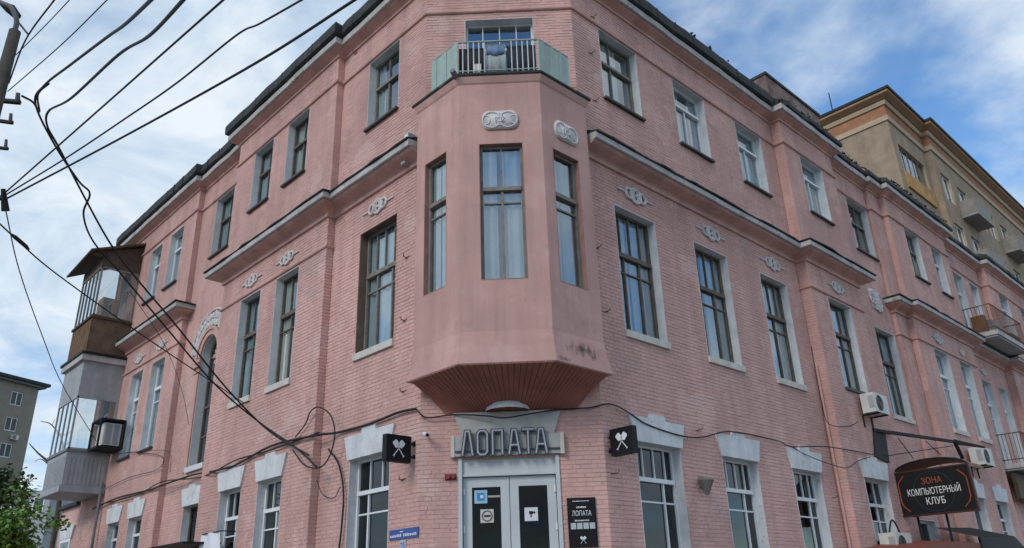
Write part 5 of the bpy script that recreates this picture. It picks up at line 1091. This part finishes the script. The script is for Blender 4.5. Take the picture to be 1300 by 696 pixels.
cable([wl('Ld', 140, 577, .3), wl('Ld', 180, 573, .1), wl('Ld', 214, 574, .1), wl('Ld', 216, 600, .08)], .006, 'hair-thin wire pinned beneath the windows near the caged air conditioner', 'wall_cable')
cable([A_(165, 370, 14.5), A_(210, 440, 15.5), wl('Ld', 232, 500, .25), wl('Lc', 240, 540, .15)], .006, 'hair-thin wire crossing in front of the arched window', 'overhead_cable')
# cables pinned along the walls
cable([wl('Ld', 118, 646, .1), wl('Ld', 150, 632), wl('Ld', 190, 622), wl('Ld', 212, 614, .08), wl('Lc', 245, 603, .15), wl('Lc', 262, 600, .28), wl('Lc', 276, 597, .46), wl('M', 300, 590), wl('M', 345, 566), wl('M', 400, 553), wl('La', 430, 549), wl('La', 470, 538), wl('La', 505, 524), wl('La', 528, 519)], .022, 'black cable bundle pinned along the left wing below the second-floor windows', 'wall_cable')
cable([wl('Ld', 130, 640, .08), wl('Ld', 175, 628), wl('Ld', 205, 612), wl('Lc', 248, 607, .2), wl('Lc', 270, 600, .46), wl('M', 300, 584), wl('M', 335, 574), wl('M', 370, 562), wl('M', 405, 549)], .015, 'thinner black cable twisted round the bundle on the left wing', 'wall_cable')
cable([wl('Ld', 135, 620), wl('Ld', 165, 606), wl('Ld', 200, 596), wl('Ld', 206, 580), wl('Ld', 172, 575), wl('Ld', 140, 577)], .008, 'thin loose cable looping under the windows beside the caged air conditioner', 'wall_cable')
cable([wl('M', 375, 555), wl('M', 388, 538), wl('M', 394, 523, .1), wl('M', 405, 517, .15), wl('La', 420, 528, .25), wl('La', 425, 552, .22), wl('La', 418, 580, .2), wl('M', 405, 594, .15), wl('M', 386, 590, .15), wl('M', 372, 572, .1)], .013, 'big black cable loop hanging at the corner of the left projection', 'wall_cable')
cable([wl('La', 417, 570, .12), wl('La', 430, 590), wl('La', 436, 625), wl('La', 434, 665), wl('La', 430, 700)], .018, 'thick black cable running down the recessed corner of the left wing', 'wall_cable')
cable([wl('La', 402, 610, .15), wl('La', 410, 628, .1), wl('La', 424, 632), wl('La', 432, 618)], .008, 'thin cable sagging below the big cable loop', 'wall_cable')
cable([wl('La', 528, 519), Fc.p(.1, .06, 4.44), Fc.p(.55, .1, 4.46), Fc.p(1.05, .20, 4.40), Fc.p(1.35, .32, 4.33), Fc.p(1.65, .25, 4.38), Fc.p(2.2, .10, 4.48), Fc.p(2.7, .06, 4.50), wl('Ra', 775, 513), wl('Ra', 800, 525), wl('Ra', 822, 539), wl('Ra', 864, 553), wl('Ra', 892, 555), wl('Ra', 928, 548), wl('Ra', 985, 559), wl('Ra', 1005, 567), wl('Rb', 1046, 567), wl('Rb', 1080, 572), wl('Rb', 1108, 577)], .012, 'black cable sagging across the corner door and along the right-hand facade', 'wall_cable')
cable([wl('Ra', 1005, 567), wl('Ra', 1022, 577), wl('Rb', 1050, 588), wl('Rb', 1075, 594), wl('Rb', 1090, 585), wl('Rb', 1105, 580)], .009, 'thin cable drooping between two white lintels on the right-hand facade', 'wall_cable')
cable([wl('Rb', 1030, 440, .03), wl('Rb', 1037, 480, .03), wl('Rb', 1043, 510, .03), wl('Rb', 1052, 538, .03), wl('Rb', 1078, 541, .05), wl('Rb', 1090, 535, .1)], .009, 'thin dark cable running down to the second-floor air conditioner', 'wall_cable')
cable([A_(488, 545, 12.3)+Vector((0, 0, 0)), wl('La', 497, 555, .3), wl('La', 500, 535, .1)], .006, 'short wire feeding the left hanging sign', 'wall_cable') if 0 else None
